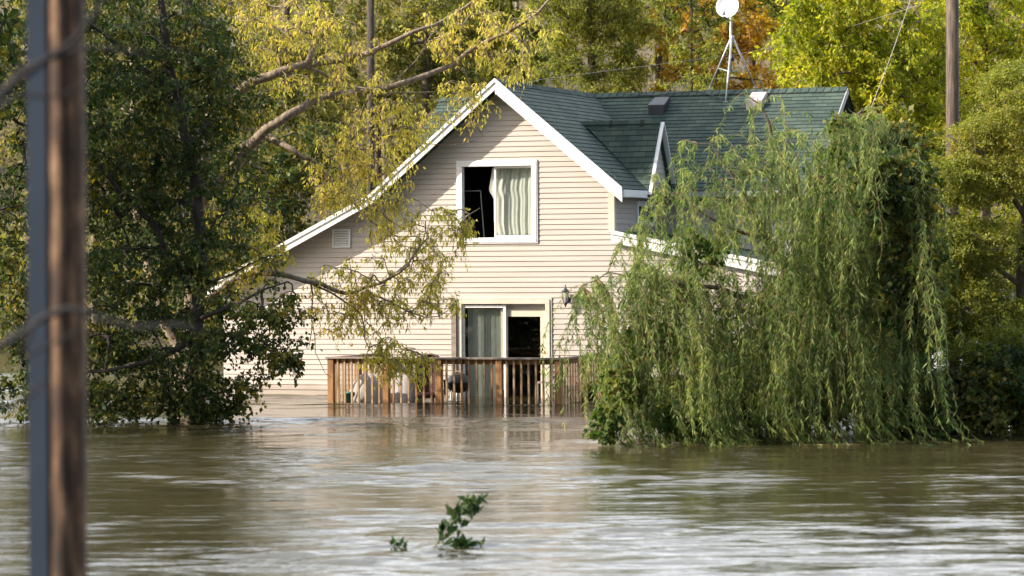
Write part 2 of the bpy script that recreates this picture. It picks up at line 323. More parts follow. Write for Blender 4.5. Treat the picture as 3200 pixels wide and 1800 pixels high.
def build_hill():
    rng = np.random.default_rng(3); x = np.linspace(-120, 120, 121); y = np.concatenate([np.linspace(78, 180, 60), [400, 900]])
    X, Y = np.meshgrid(x, y); Z = -0.9 + np.clip(Y - 88, 0, 120) * 0.17 + np.clip(Y - 110, 0, 300) * 0.06 + 0.35 * np.sin(X * 0.2) * np.sin(Y * 0.15 + 1)
    V = np.stack([X, Y, Z], -1).reshape(-1, 3); n, m = X.shape; i = np.arange(n * m).reshape(n, m)
    Q = np.stack([i[:-1, :-1], i[:-1, 1:], i[1:, 1:], i[1:, :-1]], -1).reshape(-1, 4)
    tag(np_mesh('hillside', V, Q, M['soil'], smooth=True), kind='structure')
build_hill()

# ------------------------------------------------------------------ house
H = thing('clapboard_house', 'cream clapboard gabled house with dark green shingle roof standing in floodwater', 'house', HO, -TH)
ZR = HC + 3.47; ZE = HC + 1.25
OV = 0.37
apex = hp(1548, 250, -OV); kink = hp(1155, 612, -OV); lend = hp(650, 893, -OV); rend = hp(1945, 590, -OV)
ZR = apex[1]; ZE = rend[1]; AE = rend[0]
PR = (ZR - ZE) / AE                      # right pitch
BM, BE = 5.6, 2.6                        # main ridge and eave, metres back from the front wall
A0 = apex[0]

def courses(mb, O, U, V, N, poly, step, out, holes=(), v0=None, cut=0.0):
    """lapped boards or shingle rows over a planar outline (single interval per row)"""
    O, U, V, N = Vector(O), Vector(U), Vector(V), Vector(N)
    vmin = min(p[1] for p in poly); vmax = max(p[1] for p in poly)
    base = v0 if v0 is not None else vmin
    k0 = math.floor((vmin - base) / step); cuts = {vmin, vmax} | {p[1] for p in poly}
    for h in holes: cuts |= {h[2], h[3]}
    k = k0
    while base + k * step < vmax:
        cuts.add(base + k * step)
        if cut: cuts.add(base + k * step + step - cut)
        k += 1
    cs = sorted(c for c in cuts if vmin - 1e-9 <= c <= vmax + 1e-9)
    def iv(v):
        xs = []
        for i in range(len(poly)):
            (x1, y1), (x2, y2) = poly[i], poly[(i + 1) % len(poly)]
            if abs(y1 - y2) < 1e-9:
                if abs(v - y1) < 1e-6: xs += [x1, x2]
            elif min(y1, y2) - 1e-9 <= v <= max(y1, y2) + 1e-9: xs.append(x1 + (x2 - x1) * (v - y1) / (y2 - y1))
        return (min(xs), max(xs)) if xs else None
    for a, b in zip(cs, cs[1:]):
        if b - a < 1e-4: continue
        mid = (a + b) / 2; kk = math.floor((mid - base) / step + 1e-6); f = lambda v: out * (1 - (v - base - kk * step) / step) + 0.001
        ia, ib = iv(a + 1e-5), iv(b - 1e-5)
        if not ia or not ib: continue
        segs = [(0.0, 1.0)]
        wl, wr = (ia[0] + ib[0]) / 2, (ia[1] + ib[1]) / 2
        spans = [(ia[0], ia[1], ib[0], ib[1])]
        for h in holes:
            if h[2] < mid < h[3]:
                ns = []
                for s in spans:
                    if h[0] > s[0] and h[1] < s[1]: ns += [(s[0], h[0], s[2], h[0]), (h[1], s[1], h[1], s[3])]
                    else: ns.append(s)
                spans = ns
        for (xa0, xa1, xb0, xb1) in spans:
            P = lambda u, v, n: O + U * u + V * v + N * n
            fa, fb = f(a), f(b)
            if cut and mid - base - kk * step > step - cut: fa = fb = -0.014
            mb.add([P(xa0, a, fa), P(xa1, a, fa), P(xb1, b, fb), P(xb0, b, fb)], [(0, 1, 2, 3)], uv=[(xa0, kk * step + (a - base - kk * step) + 0.0), (xa1, a - base), (xb1, b - base), (xb0, b - base)])
            if abs(a - base - kk * step) < 1e-6: mb.add([P(xa0, a, 0), P(xa1, a, 0), P(xa1, a, fa), P(xa0, a, fa)], [(0, 1, 2, 3)], uv=[(xa0, a - base), (xa1, a - base), (xa1, a - base), (xa0, a - base)])

# openings on the front wall
wa0, wz1 = hp(1444, 520); wa1, wz0 = hp(1668, 743)
da0, dz1 = hp(1440, 950); da1, _ = hp(1706, 950); dz0 = -0.25
ca, _ = hp(1918, 700)                    # right corner of the tall part
la, _ = hp(700, 1200)                    # left corner
fr, fz = hp(1912, 722, -0.05)            # where the low roof starts
ra, _ = hp(2560, 900)
fz2 = fz - (ra - fr) * 0.2
def rake_z(a):                           # underside of the roof above the front wall
    if a >= A0: return ZR - PR * (a - A0) - 0.10
    if a >= kink[0]: return ZR - (ZR - kink[1]) / (A0 - kink[0]) * (A0 - a) - 0.10
    return kink[1] - (kink[1] - lend[1]) / (kink[0] - lend[0]) * (kink[0] - a) - 0.10
STEP = 0.1016
wall = MB()
poly = [(la, -0.5), (ra, -0.5), (ra, fz2 - 0.06), (ca, fz - 0.1), (ca, rake_z(ca)), (A0, rake_z(A0)), (kink[0], rake_z(kink[0])), (la, rake_z(la))]
holes = [(wa0, wa1, wz0, wz1), (da0, da1, dz0, dz1)]
courses(wall, (0, 0, 0), (1, 0, 0), (0, 0, 1), (0, -1, 0), poly, STEP, 0.014, holes, v0=-0.5, cut=0.005)
# right wall of the tall part, main front wall, end walls
courses(wall, (ca, 0, 0), (0, 1, 0), (0, 0, 1), (1, 0, 0), [(0, fz - 0.1), (3.0, fz - 0.1), (3.0, ZE - 0.03), (0, rake_z(ca))], STEP, 0.014, v0=-0.5, cut=0.005)
MR = 5.5
courses(wall, (0, 3.0, 0), (1, 0, 0), (0, 0, 1), (0, -1, 0), [(ca, -0.5), (MR, -0.5), (MR, ZE + 0.03), (ca, ZE + 0.03)], STEP, 0.014, v0=-0.5, cut=0.005)
wall.quad((MR, 3, -.5), (MR, 8.2, -.5), (MR, 8.2, ZE), (MR, BM, ZR - .06), (MR, 3, ZE))
wall.quad((ra, 0, -.5), (ra, 3, -.5), (ra, 3, fz2), (ra, 0, fz2 - .06))
wall.quad((la, 0, -.5), (la, 6, -.5), (la, 6, rake_z(la)), (la, 0, rake_z(la)))
wo = wall.build('wall', M['siding'], H)
# corner posts
cp = MB(); cp.b2(ca - 0.10, ca + 0.022, -0.028, 0.10, fz - 0.02, rake_z(ca) - 0.02); cp.build('corner_post', M['cream'], H)

roof = MB()
def plane(P0, U, V, poly, v0=None):
    U = Vector(U).normalized(); V = Vector(V).normalized(); N = U.cross(V)
    if N.z < 0: N = -N
    courses(roof, P0, U, V, N, poly, 0.13, 0.009, v0=v0)
    O = Vector(P0); roof.add([O + U * u + V * v - N * 0.10 for u, v in poly], [tuple(range(len(poly)))], uv=[(u, v) for u, v in poly])   # deck underside
SL = math.hypot(AE - A0, ZR - ZE)
# wing right slope: u along b, v up the slope
plane((AE, 0, ZE), (0, 1, 0), (A0 - AE, 0, ZR - ZE), [(-OV, 0), (BE, 0), (BM, SL), (-OV, SL)])
s1 = math.hypot(A0 - kink[0], ZR - kink[1]); s2 = math.hypot(kink[0] - lend[0], kink[1] - lend[1])
plane((kink[0], 0, kink[1]), (0, 1, 0), (A0 - kink[0], 0, ZR - kink[1]), [(-OV, 0), (BM, 0), (BM, s1), (-OV, s1)])
plane((lend[0], 0, lend[1]), (0, 1, 0), (kink[0] - lend[0], 0, kink[1] - lend[1]), [(-OV, 0), (6.2, 0), (6.2, s2), (-OV, s2)])
# main roof front slope (right of the wing) with the ridge lifting slightly to the right
SM = math.hypot(BM - BE, ZR - ZE); RE = hp(2648, 262, BM)[0]; LE_ = -3.3
plane((0, BE, ZE), (1, 0, 0), (0, BM - BE, ZR - ZE), [(AE, 0), (RE, 0), (RE, SM), (A0, SM)])
plane((0, BE, ZE), (1, 0, 0), (0, BM - BE, ZR - ZE), [(LE_, SM * 0.5), (A0 - 1.4, SM * 0.5), (A0, SM), (LE_, SM)])
plane((0, 2 * BM - BE, ZE), (1, 0, 0), (0, BE - BM, ZR - ZE), [(LE_, 0), (RE, 0), (RE, SM), (LE_, SM)])
# low roof beside the tall part
LSL = math.hypot(ra + 0.25 - fr, (ra + 0.25 - fr) * 0.2)
plane((ra + 0.25, 0, fz - (ra + 0.25 - fr) * 0.2), (0, 1, 0), (-1, 0, 0.2), [(-0.08, 0), (3.0, 0), (3.0, LSL), (-0.08, LSL)])
# dormer on the wing's right slope
DZ = hp(2030, 378, 2.08)[1]; DB0, DBM, DB1 = 1.22, 2.08, 2.94; DF = AE + 0.02
da_in = A0 + (ZR - DZ) / PR
Vf = Vector((0, DBM - DB0, DZ - ZE)); sf = Vf.length
plane((0, DB0, ZE), (1, 0, 0), Vf, [(DF - 0.02, 0), (DF, 0), (DF, sf), (da_in, sf)])
Vb = Vector((0, DBM - DB1, DZ - ZE))
plane((0, DB1, ZE), (1, 0, 0), Vb, [(DF - 0.02, 0), (DF, 0), (DF, sf), (da_in, sf)])
ro = roof.build('roof', M['shingle'], H)
# ridge caps: short overlapping tabs
rc = MB(); rng = random.Random(2)
def ridge(p, q, w=0.15, dirs=None, drop=0.1):
    p, q = Vector(p), Vector(q); d = (q - p); L = d.length; d.normalize(); side = Vector((-d.y, d.x, 0)).normalized(); n = int(L / 0.16)
    for i in range(n):
        c0, c1 = p + d * (i * L / n), p + d * ((i + 1) * L / n + 0.01); l0 = 0.012 + rng.uniform(0, .006); l1 = 0.028 + rng.uniform(0, .006)
        vs = []
        for c, l in ((c0, l1), (c1, l0)):
            vs += [c - side * w + Vector((0, 0, l - drop)), c + Vector((0, 0, l)), c + side * w + Vector((0, 0, l - drop))]
        u0 = rng.uniform(0, 5)
        rc.add(vs, [(0, 1, 4, 3), (1, 2, 5, 4), (0, 2, 1)], uv=[(u0 + x * 0.02, 0.05 + y * .01) for x in range(2) for y in range(3)])
ridge((RE, BM, ZR), (LE_, BM, ZR), 0.15); rc.build('ridge_cap', M['shingle'], ro); rc = MB()
ridge((A0, -OV, ZR), (A0, BM, ZR), 0.13, drop=0.11); rc.build('ridge_cap', M['shingle'], ro); rc = MB(); ridge((DF, DBM, DZ), (da_in - 0.05, DBM, DZ), 0.09, drop=0.15)
rc.build('ridge_cap', M['shingle'], ro)

# bargeboards (rake fascia), gutters
def rake(p, q, b0, th, hgt, name='bargeboard', m='trim', lip=True, drop=0.0):
    mb = MB(); p = Vector((p[0], b0, p[1])); q = Vector((q[0], b0, q[1])); dn = Vector((0, 0, -1))
    f = Vector((0, -th, 0))
    vs = [p + dn * drop, q + dn * drop, q + dn * (hgt + drop), p + dn * (hgt + drop)]
    vs += [v + f for v in vs]; mb.add(vs, [(0, 3, 2, 1), (4, 5, 6, 7), (0, 1, 5, 4), (3, 7, 6, 2), (0, 4, 7, 3), (1, 2, 6, 5)])
    if lip:
        off = Vector((0, -th - 0.002, 0.0)); vs = [v + off for v in (p + Vector((0, 0, 0.02)), q + Vector((0, 0, 0.02)), q + Vector((0, 0, -0.055)), p + Vector((0, 0, -0.055)))]
        vs += [v + Vector((0, -0.022, 0)) for v in vs]; mb.add(vs, [(0, 3, 2, 1), (4, 5, 6, 7), (0, 1, 5, 4), (3, 7, 6, 2), (0, 4, 7, 3), (1, 2, 6, 5)])
    return mb.build(name, M[m], H)
rake((A0, ZR + 0.015), (AE, ZE + 0.015), -OV, 0.03, 0.27)
rake(kink, (A0, ZR + 0.015), -OV, 0.03, 0.20)
rake(lend, kink, -OV, 0.03, 0.18)
rake((fr, fz), (ra + 0.25, fz - (ra + 0.25 - fr) * 0.2), -0.08, 0.03, 0.22)
# white metal strip folded over the roof edge on the left side
mb = MB()
for p, q in ((lend, kink), (kink, apex)):
    mb.add([(p[0], -OV - 0.03, p[1] + 0.03), (q[0], -OV - 0.03, q[1] + 0.03), (q[0], -OV + 0.10, q[1] + 0.045), (p[0], -OV + 0.10, p[1] + 0.045)], [(0, 1, 2, 3)])
mb.build('drip_edge', M['galv'], H)
# soffits under the front overhang
mb = MB()
for p, q in ((lend, kink), (kink, apex), (apex, rend)):
    mb.add([(p[0], -OV + 0.001, p[1] - 0.125), (q[0], -OV + 0.001, q[1] - 0.125), (q[0], -0.001, q[1] - 0.125), (p[0], -0.001, p[1] - 0.125)], [(0, 1, 2, 3)])
mb.b2(ca + 0.02, AE - 0.002, 0, 3.0, ZE - 0.16, ZE - 0.14)
mb.build('soffit', M['soffit'], H)
g = MB()
g.b2(AE + 0.08, RE - 0.1, BE - 0.11, BE - 0.004, ZE - 0.12, ZE - 0.01); g.b2(AE + .08, RE - .1, BE, 2.999, ZE - 0.15, ZE - 0.135); g.build('gutter', M['shadetoned'], H)
g = MB(); g.b2(AE + 0.001, AE + 0.03, -OV + 0.02, DB0 - 0.1, ZE - 0.15, ZE - 0.012); g.build('fascia_board', M['trim'], H)
# right end rake of the main roof
g = MB(); g.bar((RE + 0.012, BE, ZE - 0.06), (RE + 0.012, BM, ZR - 0.06), 0.024, 0.13); g.build('bargeboard', M['shadetoned'], H)
# dormer face
g = MB(); g.quad((DF - 0.09, DB0 + 0.08, ZE - 0.05), (DF - 0.09, DB1 - 0.08, ZE - 0.05), (DF - 0.09, DBM, DZ - 0.14))
courses(g, (DF - 0.085, 0, 0), (0, 1, 0), (0, 0, 1), (1, 0, 0), [(DB0 + 0.08, ZE - 0.05), (DB1 - 0.08, ZE - 0.05), (DBM, DZ - 0.14)], STEP, 0.014, v0=-0.5)
dm = g.build('dormer_gable', M['siding'], H)
g = MB(); g.bar((DF + 0.012, DB0 - 0.03, ZE - 0.09), (DF + 0.012, DBM, DZ - 0.035), 0.03, 0.12, up=(1, 0, 0)); g.bar((DF + 0.012, DB1 + 0.03, ZE - 0.09), (DF + 0.012, DBM, DZ - 0.035), 0.026, 0.12, up=(1, 0, 0))
for s in (g,): s.build('dormer_trim', M['trim'], dm)
# small window in the shaded right wall under the dormer
def frame_x(mb, a, b0, b1, z0, z1, w, t):       # frame in a plane of constant a
    mb.b2(a, a + t, b0, b1, z1 - w, z1); mb.b2(a, a + t, b0, b1, z0, z0 + w); mb.b2(a, a + t, b0, b0 + w, z0 + w, z1 - w); mb.b2(a, a + t, b1 - w, b1, z0 + w, z1 - w)
sw = MB(); sb0, sb1 = 1.35, 2.55; sz0, sz1 = HC + 0.58, ZE - 0.2
frame_x(sw, ca + 0.005, sb0, sb1, sz0, sz1, 0.09, 0.05); sw.b2(ca + .005, ca + .05, sb0 + .09, sb1 - .09, (sz0 + sz1) / 2 + .14, (sz0 + sz1) / 2 + .2)
sw.b2(ca + .005, ca + .045, 1.9, 1.96, sz0 + .09, sz1 - .09)
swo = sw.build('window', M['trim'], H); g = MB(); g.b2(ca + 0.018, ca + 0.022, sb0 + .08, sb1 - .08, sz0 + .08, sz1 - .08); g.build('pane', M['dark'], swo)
# roof vents
def vent(px, py, m, w=0.36):
    d = None
    # point on main front slope
    n = Vector((0, -(ZR - ZE), BM - BE)).normalized(); R = Matrix.Rotation(-TH, 3, 'Z'); nw = R @ n; Pw = HO + R @ Vector((AE, BE, ZE))
    dd = ray(px, py); t = (Pw - CAM).dot(nw) / dd.dot(nw); p = CAM + dd * t - HO; loc = Matrix.Rotation(TH, 3, 'Z') @ p
    mb = MB(); x, y, z = loc; sl = (ZR - ZE) / (BM - BE)
    vs = [(x - w / 2, y - .16, z + .11), (x + w / 2, y - .16, z + .11), (x + w / 2 - .02, y + .3, z + .30), (x - w / 2 + .02, y + .3, z + .30),
          (x - w / 2 + .01, y - .14, z - .14 * sl + .01), (x + w / 2 - .01, y - .14, z - .14 * sl + .01), (x + w / 2, y + .32, z + .30 * sl), (x - w / 2, y + .32, z + .30 * sl)]
    mb.add(vs, [(0, 1, 2, 3), (4, 5, 1, 0), (1, 5, 6, 2), (4, 0, 3, 7), (3, 2, 6, 7)])
    return mb.build('roof_vent', M[m], ro, bevel=0.012)
vent(2057, 345, 'ventd'); tag(vent(2362, 330, 'ventl'), label='pale roof vent lit by the sun')

# upper window
def frame(mb, a0, a1, z0, z1, w, b0, b1):
    mb.b2(a0, a1, b0, b1, z1 - w, z1); mb.b2(a0, a1, b0, b1, z0, z0 + w); mb.b2(a0, a0 + w, b0, b1, z0 + w, z1 - w); mb.b2(a1 - w, a1, b0, b1, z0 + w, z1 - w)
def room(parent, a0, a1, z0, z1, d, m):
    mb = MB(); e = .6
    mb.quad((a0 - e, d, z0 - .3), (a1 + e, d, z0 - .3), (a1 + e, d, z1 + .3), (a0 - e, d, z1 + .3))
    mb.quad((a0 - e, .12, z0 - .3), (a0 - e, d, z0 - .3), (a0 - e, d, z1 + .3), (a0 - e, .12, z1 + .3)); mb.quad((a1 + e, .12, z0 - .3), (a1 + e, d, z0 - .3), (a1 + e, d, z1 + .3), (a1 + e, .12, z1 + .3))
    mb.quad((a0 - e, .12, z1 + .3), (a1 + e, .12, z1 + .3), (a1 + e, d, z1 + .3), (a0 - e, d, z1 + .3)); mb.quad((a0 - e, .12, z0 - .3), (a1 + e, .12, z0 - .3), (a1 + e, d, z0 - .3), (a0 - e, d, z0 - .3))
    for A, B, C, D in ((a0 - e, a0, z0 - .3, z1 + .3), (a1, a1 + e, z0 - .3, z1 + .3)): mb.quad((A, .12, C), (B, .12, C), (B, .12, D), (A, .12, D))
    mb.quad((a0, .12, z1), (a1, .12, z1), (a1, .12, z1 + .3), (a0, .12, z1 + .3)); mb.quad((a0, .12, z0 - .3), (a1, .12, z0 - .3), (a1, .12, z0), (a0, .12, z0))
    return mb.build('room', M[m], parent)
wf = MB(); frame(wf, wa0 - .085, wa1 + .07, wz0 - .085, wz1 + .085, .095, -.045, .10); frame(wf, wa0 - .11, wa1 + .095, wz0 - .11, wz1 + .11, .03, -.035, 0.0)
WIN = wf.build('window', M['trim'], H, bevel=0.006); tag(WIN, label='large white sliding window under the gable, its left half open')
wm = (hp(1541, 600)[0] + hp(1551, 600)[0]) / 2
sf_ = MB(); frame(sf_, wm - 0.02, wa1 - .01, wz0 + .01, wz1 - .01, .042, .02, .055); sf_.build('sash', M['trim'], WIN, bevel=.004)
g = MB(); g.quad((wm + .02, .038, wz0 + .052), (wa1 - .052, .038, wz0 + .052), (wa1 - .052, .038, wz1 - .052), (wm + .02, .038, wz1 - .052)); g.build('pane', M['glass'], WIN)
room(WIN, wa0, wa1, wz0, wz1, 2.4, 'dark')

def HL(a, b, z): return HO + A_ * a + B_ * b + Vector((0, 0, z))
def local_thing(name, label, cat, group=None): return thing(name, label, cat, HO, -TH, group)
# curtain, its free edge pulled through the open half
def sheet(fn, nu, nv, name, m, parent=None):
    vs = [fn(i / nu, j / nv) for i in range(nu + 1) for j in range(nv + 1)]; fs = []
    for i in range(nu):
        for j in range(nv): k = i * (nv + 1) + j; fs.append((k, k + nv + 1, k + nv + 2, k + 1))
    mb = MB(); mb.add(vs, fs, smooth=True); return mb.build(name, m, parent)
CT = sheet(lambda u, v: (
    (lambda z, le: (le + (wa1 - .02 - le) * u, .13 + .020 * (.2 + .8 * u) * math.sin(26 * u ** 1.4 + .5 * (1 - v)) + .010 * math.sin(57 * u ** 1.3 + 2 * (1 - v)) + .04 * math.sin(3 * (u + .5 * (1 - v))), z))
    (wz0 + .06 + (wz1 - .04 - wz0 - .06) * v,
     np.interp(v, [0, .2, .55, .63, .68, 1.0], [wm - .01, wm - .085, wm - .085, wm - .15, wm - .18, wm - .09]))), 120, 24, 'curtain', M['curtain'])
CT.location = HO; CT.rotation_euler = (0, 0, -TH); tag(CT, 'pale green curtain bunched behind the upper sliding window', 'curtain')
t_ = local_thing('window_screen', 'loose thin-framed insect screen leaning inside the open upper window', 'screen')
g = MB(); sx0, szt = hp(1448, 597, .4); sx1, _ = hp(1502, 597, .4)
for p, q in (((sx0 - .1, .4, szt), (sx1, .4, szt)), ((sx1, .4, szt), (sx1 + .07, .42, wz0 - .1)), ((sx0 - .1, .4, szt - .95), (sx1 + .05, .4, szt - .95))): g.bar(p, q, .02, .018, up=(0, 1, 0))
g.build('frame', M['galv'], t_)

# louvred gable vent
va0, vz1 = hp(1040, 716); va1, vz0 = hp(1097, 774)
g = MB(); frame(g, va0, va1, vz0, vz1, .035, -.04, 0); LV = g.build('louvre_vent', M['trim'], H, bevel=.004)
g = MB()
for i in range(6):
    z = vz0 + .05 + i * (vz1 - vz0 - .08) / 6; g.box(((va0 + va1) / 2, -.02, z + .018), (va1 - va0 - .07, .03, .006), Matrix.Rotation(-.75, 3, 'X'))
    g.box(((va0 + va1) / 2, -.03, z + .005), (va1 - va0 - .07, .006, .02))
g.build('slat', M['trim'], LV); g = MB(); g.b2(va0 + .03, va1 - .03, -.018, -.016, vz0 + .03, vz1 - .03); g.build('backing', M['soffit'], LV)

# patio door
g = MB(); zt = dz1
frame(g, da0 - .06, da1 + .09, dz0 - .1, zt + .09, .09, -.05, .10); frame(g, da0 - .10, da1 + .13, dz0 - .1, zt + .13, .035, -.03, 0)
DR = g.build('patio_door', M['cream'], H, bevel=.005)
dm_ = hp(1578, 1000)[0]
g = MB(); frame(g, da0 + .02, dm_ + .02, dz0, zt - .02, .055, -.005, .035); g.build('sliding_panel', M['trim'], DR, bevel=.004)
g = MB(); g.quad((da0 + .07, .014, dz0), (dm_ - .04, .014, dz0), (dm_ - .04, .014, zt - .07), (da0 + .07, .014, zt - .07)); g.build('pane', M['glass'], DR)
g = MB(); x0 = dm_ + .02; x1 = da1 - .0
frame(g, x0 - .13, x1, dz0, zt - .11, .14, .06, .10); dl = g.build('inner_door', M['cream'], DR, bevel=.004)
g = MB(); g.quad((x0, .078, dz0), (x1 - .14, .078, dz0), (x1 - .14, .078, zt - .25), (x0, .078, zt - .25)); g.build('pane', M['glass'], dl)
g = MB(); g.quad((x0 - .13, .105, zt - .13), (x1, .105, zt - .13), (x1, .105, zt + .02), (x0 - .13, .105, zt + .02)); g.build('header', M['soffit'], DR)
kx, kz = hp(1703, 1101, .03)
for dz in (0, -.16):
    g = MB(); g.lathe((x1 - .055, .06, kz + dz), [(0, .06), (.02, .058), (.027, .045), (.022, .03), (.012, .022), (.03, .01), (.034, 0)], 12, Matrix.Rotation(math.pi / 2, 3, 'X')); g.build('door_knob', M['brass'], dl)
room(DR, da0, da1, dz0, zt, 2.6, 'dark')
t_ = local_thing('vertical_blinds', 'greyish vertical blinds hanging behind the left glass of the patio door', 'blinds')
rr = random.Random(4)
for k in range(14):
    x = da0 + .10 + k * (dm_ - da0 - .16) / 14; an = 0.5 + rr.uniform(-.18, .18); g = MB(); g.box((x + .04, .14, (zt + dz0) / 2 - .04), (.088, .003, zt - dz0 - .1), Matrix.Rotation(an, 3, 'Z')); g.build('slat', M['blind'], t_)

# wall lamp
lx, lz = hp(1768, 925, -.12); LP = thing('wall_lantern', 'dark metal carriage lantern on the siding right of the patio door', 'lamp', HL(lx, 0, lz), -TH); LP.scale = (1.15, 1.15, 1.15)
g = MB(); g.lathe((0, -.12, 0), [(.0, .20), (.012, .17), (.008, .15), (.02, .135), (.03, .12), (.07, .085), (.075, .075), (.05, .07)], 12); g.lathe((0, -.12, 0), [(.04, -.12), (.05, -.105), (.03, -.14), (.012, -.155), (.014, -.18), (0, -.195)], 12)
for k in range(6):
    a = k * math.pi / 3; g.tube([(.058 * math.cos(a), -.12 + .058 * math.sin(a), .075), (.062 * math.cos(a), -.12 + .062 * math.sin(a), 0), (.042 * math.cos(a), -.12 + .042 * math.sin(a), -.115)], .004, 5)
g.build('cage', M['dkmetal'], LP)
g = MB(); g.lathe((0, -.12, 0), [(.045, .07), (.052, .0), (.036, -.11)], 12); g.build('glass', M['soffit'], LP)
g = MB(); g.lathe((0, -.012, -.06), [(0, .02), (.04, .015), (.055, 0), (.055, -.01)], 12, Matrix.Rotation(math.pi / 2, 3, 'X')); g.tube([(0, -.02, -.06), (0, -.07, -.10), (0, -.10, -.17), (0, -.12, -.15)], .008, 6); g.build('bracket', M['dkmetal'], LP)

# ------------------------------------------------------------------ deck railing
DBK = -2.7
dl0 = hp(1036, 1200, DBK)[0]; dr0 = hp(1745, 1200, DBK)[0]; RT = hp(1400, 1118, DBK)[1]
D = local_thing('wooden_deck', 'stained wooden deck with baluster railing half sunk in the flood', 'deck')
g = MB(); pw = 0.12; posts = [dl0, hp(1208, 1200, DBK)[0], hp(1373, 1200, DBK)[0], hp(1562, 1200, DBK)[0], dr0]
rr = random.Random(8)
for i, a in enumerate(posts):
    g = MB(); g.b2(a - pw / 2, a + pw / 2, DBK - pw / 2, DBK + pw / 2, -.6, RT - .03)
    if i in (2, 3): g.b2(a - pw / 2 - .006, a + pw / 2 + .006, DBK - pw / 2 - .006, DBK + pw / 2 + .006, -.3, .26)
    g.build('post', M['post'], D, bevel=.006)
for a in (dl0, dr0):
    for b in (-1.35, -.07): g = MB(); g.b2(a - .045, a + .045, b - .045, b + .045, -.6, RT - .03); g.build('post', M['post'], D, bevel=.006)
g = MB(); g.b2(dl0 - .09, dr0 + .09, DBK - .085, DBK + .075, RT - .028, RT + .008); g.build('rail_cap', M['cap'], D, bevel=.005)
for a in (dl0, dr0):
    g = MB(); g.b2(a - .08, a + .08, DBK + .077, -.02, RT - .028, RT + .008); g.build('rail_cap', M['cap'], D, bevel=.005)
g = MB(); g.b2(dl0 + .06, dr0 - .06, DBK + .005, DBK + .04, RT - .12, RT - .03)
for a in (dl0, dr0): g.b2(a - .02, a + .015, DBK + .06, -.02, RT - .12, RT - .03)
g.build('rail', M['post'], D)
def baluster(a, b, z0=-.3):
    g = MB(); tx, ty = rr.uniform(-.006, .006), rr.uniform(-.004, .004); w = .034
    vs = [(a + sx * w / 2 + (tx if z < 0 else 0), b + sy * w / 2 + (ty if z < 0 else 0), z) for z in (z0, RT - .034) for sx, sy in ((-1, -1), (1, -1), (1, 1), (-1, 1))]
    g.add(vs, [(0, 1, 2, 3), (4, 5, 6, 7), (0, 4, 5, 1), (1, 5, 6, 2), (2, 6, 7, 3), (3, 7, 4, 0)]); g.build('baluster', M['balu'] if rr.random() < .75 else M['post'], D)
for p, q in zip(posts, posts[1:]):
    n = int(round((q - p) / .145))
    for k in range(1, n):
        x = p + (q - p) * k / n
        baluster(x, DBK - .016)
for a in (dl0, dr0):
    n = 17
    for k in range(1, n): baluster(a + .002, DBK + .06 + (2.6) * k / n)
g = MB(); g.b2(dl0 - .05, dr0 + .05, DBK - .05, -.02, -.34, -.30); g.build('deck_floor', M['balu'], D)
g = MB(); a_, z_ = hp(1672, 1195, -.5); g.b2(a_, a_ + .55, -.5, -.44, z_ - .02, z_ + .02); g.b2(a_ + .02, a_ + .06, -.5, -.44, -.3, z_ - .02); g.b2(a_ + .5, a_ + .54, -.5, -.44, -.3, z_ - .02); t_ = local_thing('low_trestle', 'low pale wooden trestle on the deck by the patio door', 'bench'); g.build('frame', M['cap'], t_)
g = MB(); a_ = hp(1418, 1000, -.05)[0]; g.b2(a_ - .04, a_ + .06, -.09, -.03, -.4, hp(1418, 938, -.05)[1]); g.build('door_post', M['cap'], D)

# ------------------------------------------------------------------ things on the deck
def lump(name, label, a, b, rx, ry, h, m, seed):
    r = np.random.default_rng(seed); ph = r.uniform(0, 6.28, 8); o = thing(name, label, 'cover', HL(a, b, -.28), -TH)
    def fn(u, v):
        th = u * 2 * math.pi; rad = (v ** .62) if v > 0 else 0
        sq = 1 / (abs(math.cos(th)) ** 3.2 + abs(math.sin(th)) ** 3.2) ** (1 / 3.2)
        fold = 1 + .05 * v * math.sin(9 * th + ph[0] + 2 * v) + .035 * v * math.sin(17 * th + ph[1])
        z = h * (1 - v ** 2.0) + .035 * math.sin(6 * th + ph[2] + 5 * v) * v + .04 * math.sin(3 * th + ph[3]) * (1 - v) ** .5 * v ** .3
        return (rx * rad * sq * fold * math.cos(th), ry * rad * sq * fold * math.sin(th), z)
    s = sheet(fn, 72, 24, 'cover', M[m], o); return o
a_ = hp(1158, 1200, -1.9)[0]; lump('covered_table', 'grey tarp draped over furniture at the left end of the deck', a_, -1.95, .46, .4, .80, 'tarp', 1)
a_ = hp(1256, 1200, -1.8)[0]; lump('covered_chair', 'beige grey tarp over furniture beside the second railing post', a_, -1.75, .42, .4, .80, 'tarp', 2)
# maroon basket chair
a_, z_ = hp(1340, 1108, -1.9); CH = thing('basket_chair', 'dark maroon wicker chair back rising above the deck rail', 'chair', HL(a_, -1.9, 0), -TH)
def fn(u, v):
    th = math.pi * (.12 + .76 * u) ; w = .24 + .03 * math.sin(v * 3); top = z_ - .12 * abs(2 * u - 1) ** 2.2
    return (-math.cos(th) * w, .22 * math.sin(th) - .1, .12 + (top - .12) * v)
o = sheet(fn, 24, 16, 'backrest', M['maroon'], CH); md = o.modifiers.new('s', 'SOLIDIFY'); md.thickness = .03
g = MB(); g.tube([(-.22, -.05, z_ - .12), (-.12, .08, z_ - .02), (0, .12, z_), (.12, .08, z_ - .02), (.22, -.05, z_ - .12)], .022, 8); g.build('rim', M['maroon'], CH)
g = MB(); g.lathe((0, -.05, .1), [(0, .06), (.2, .06), (.24, .03), (.24, 0), (.2, -.03)], 20); g.build('seat', M['maroon'], CH)
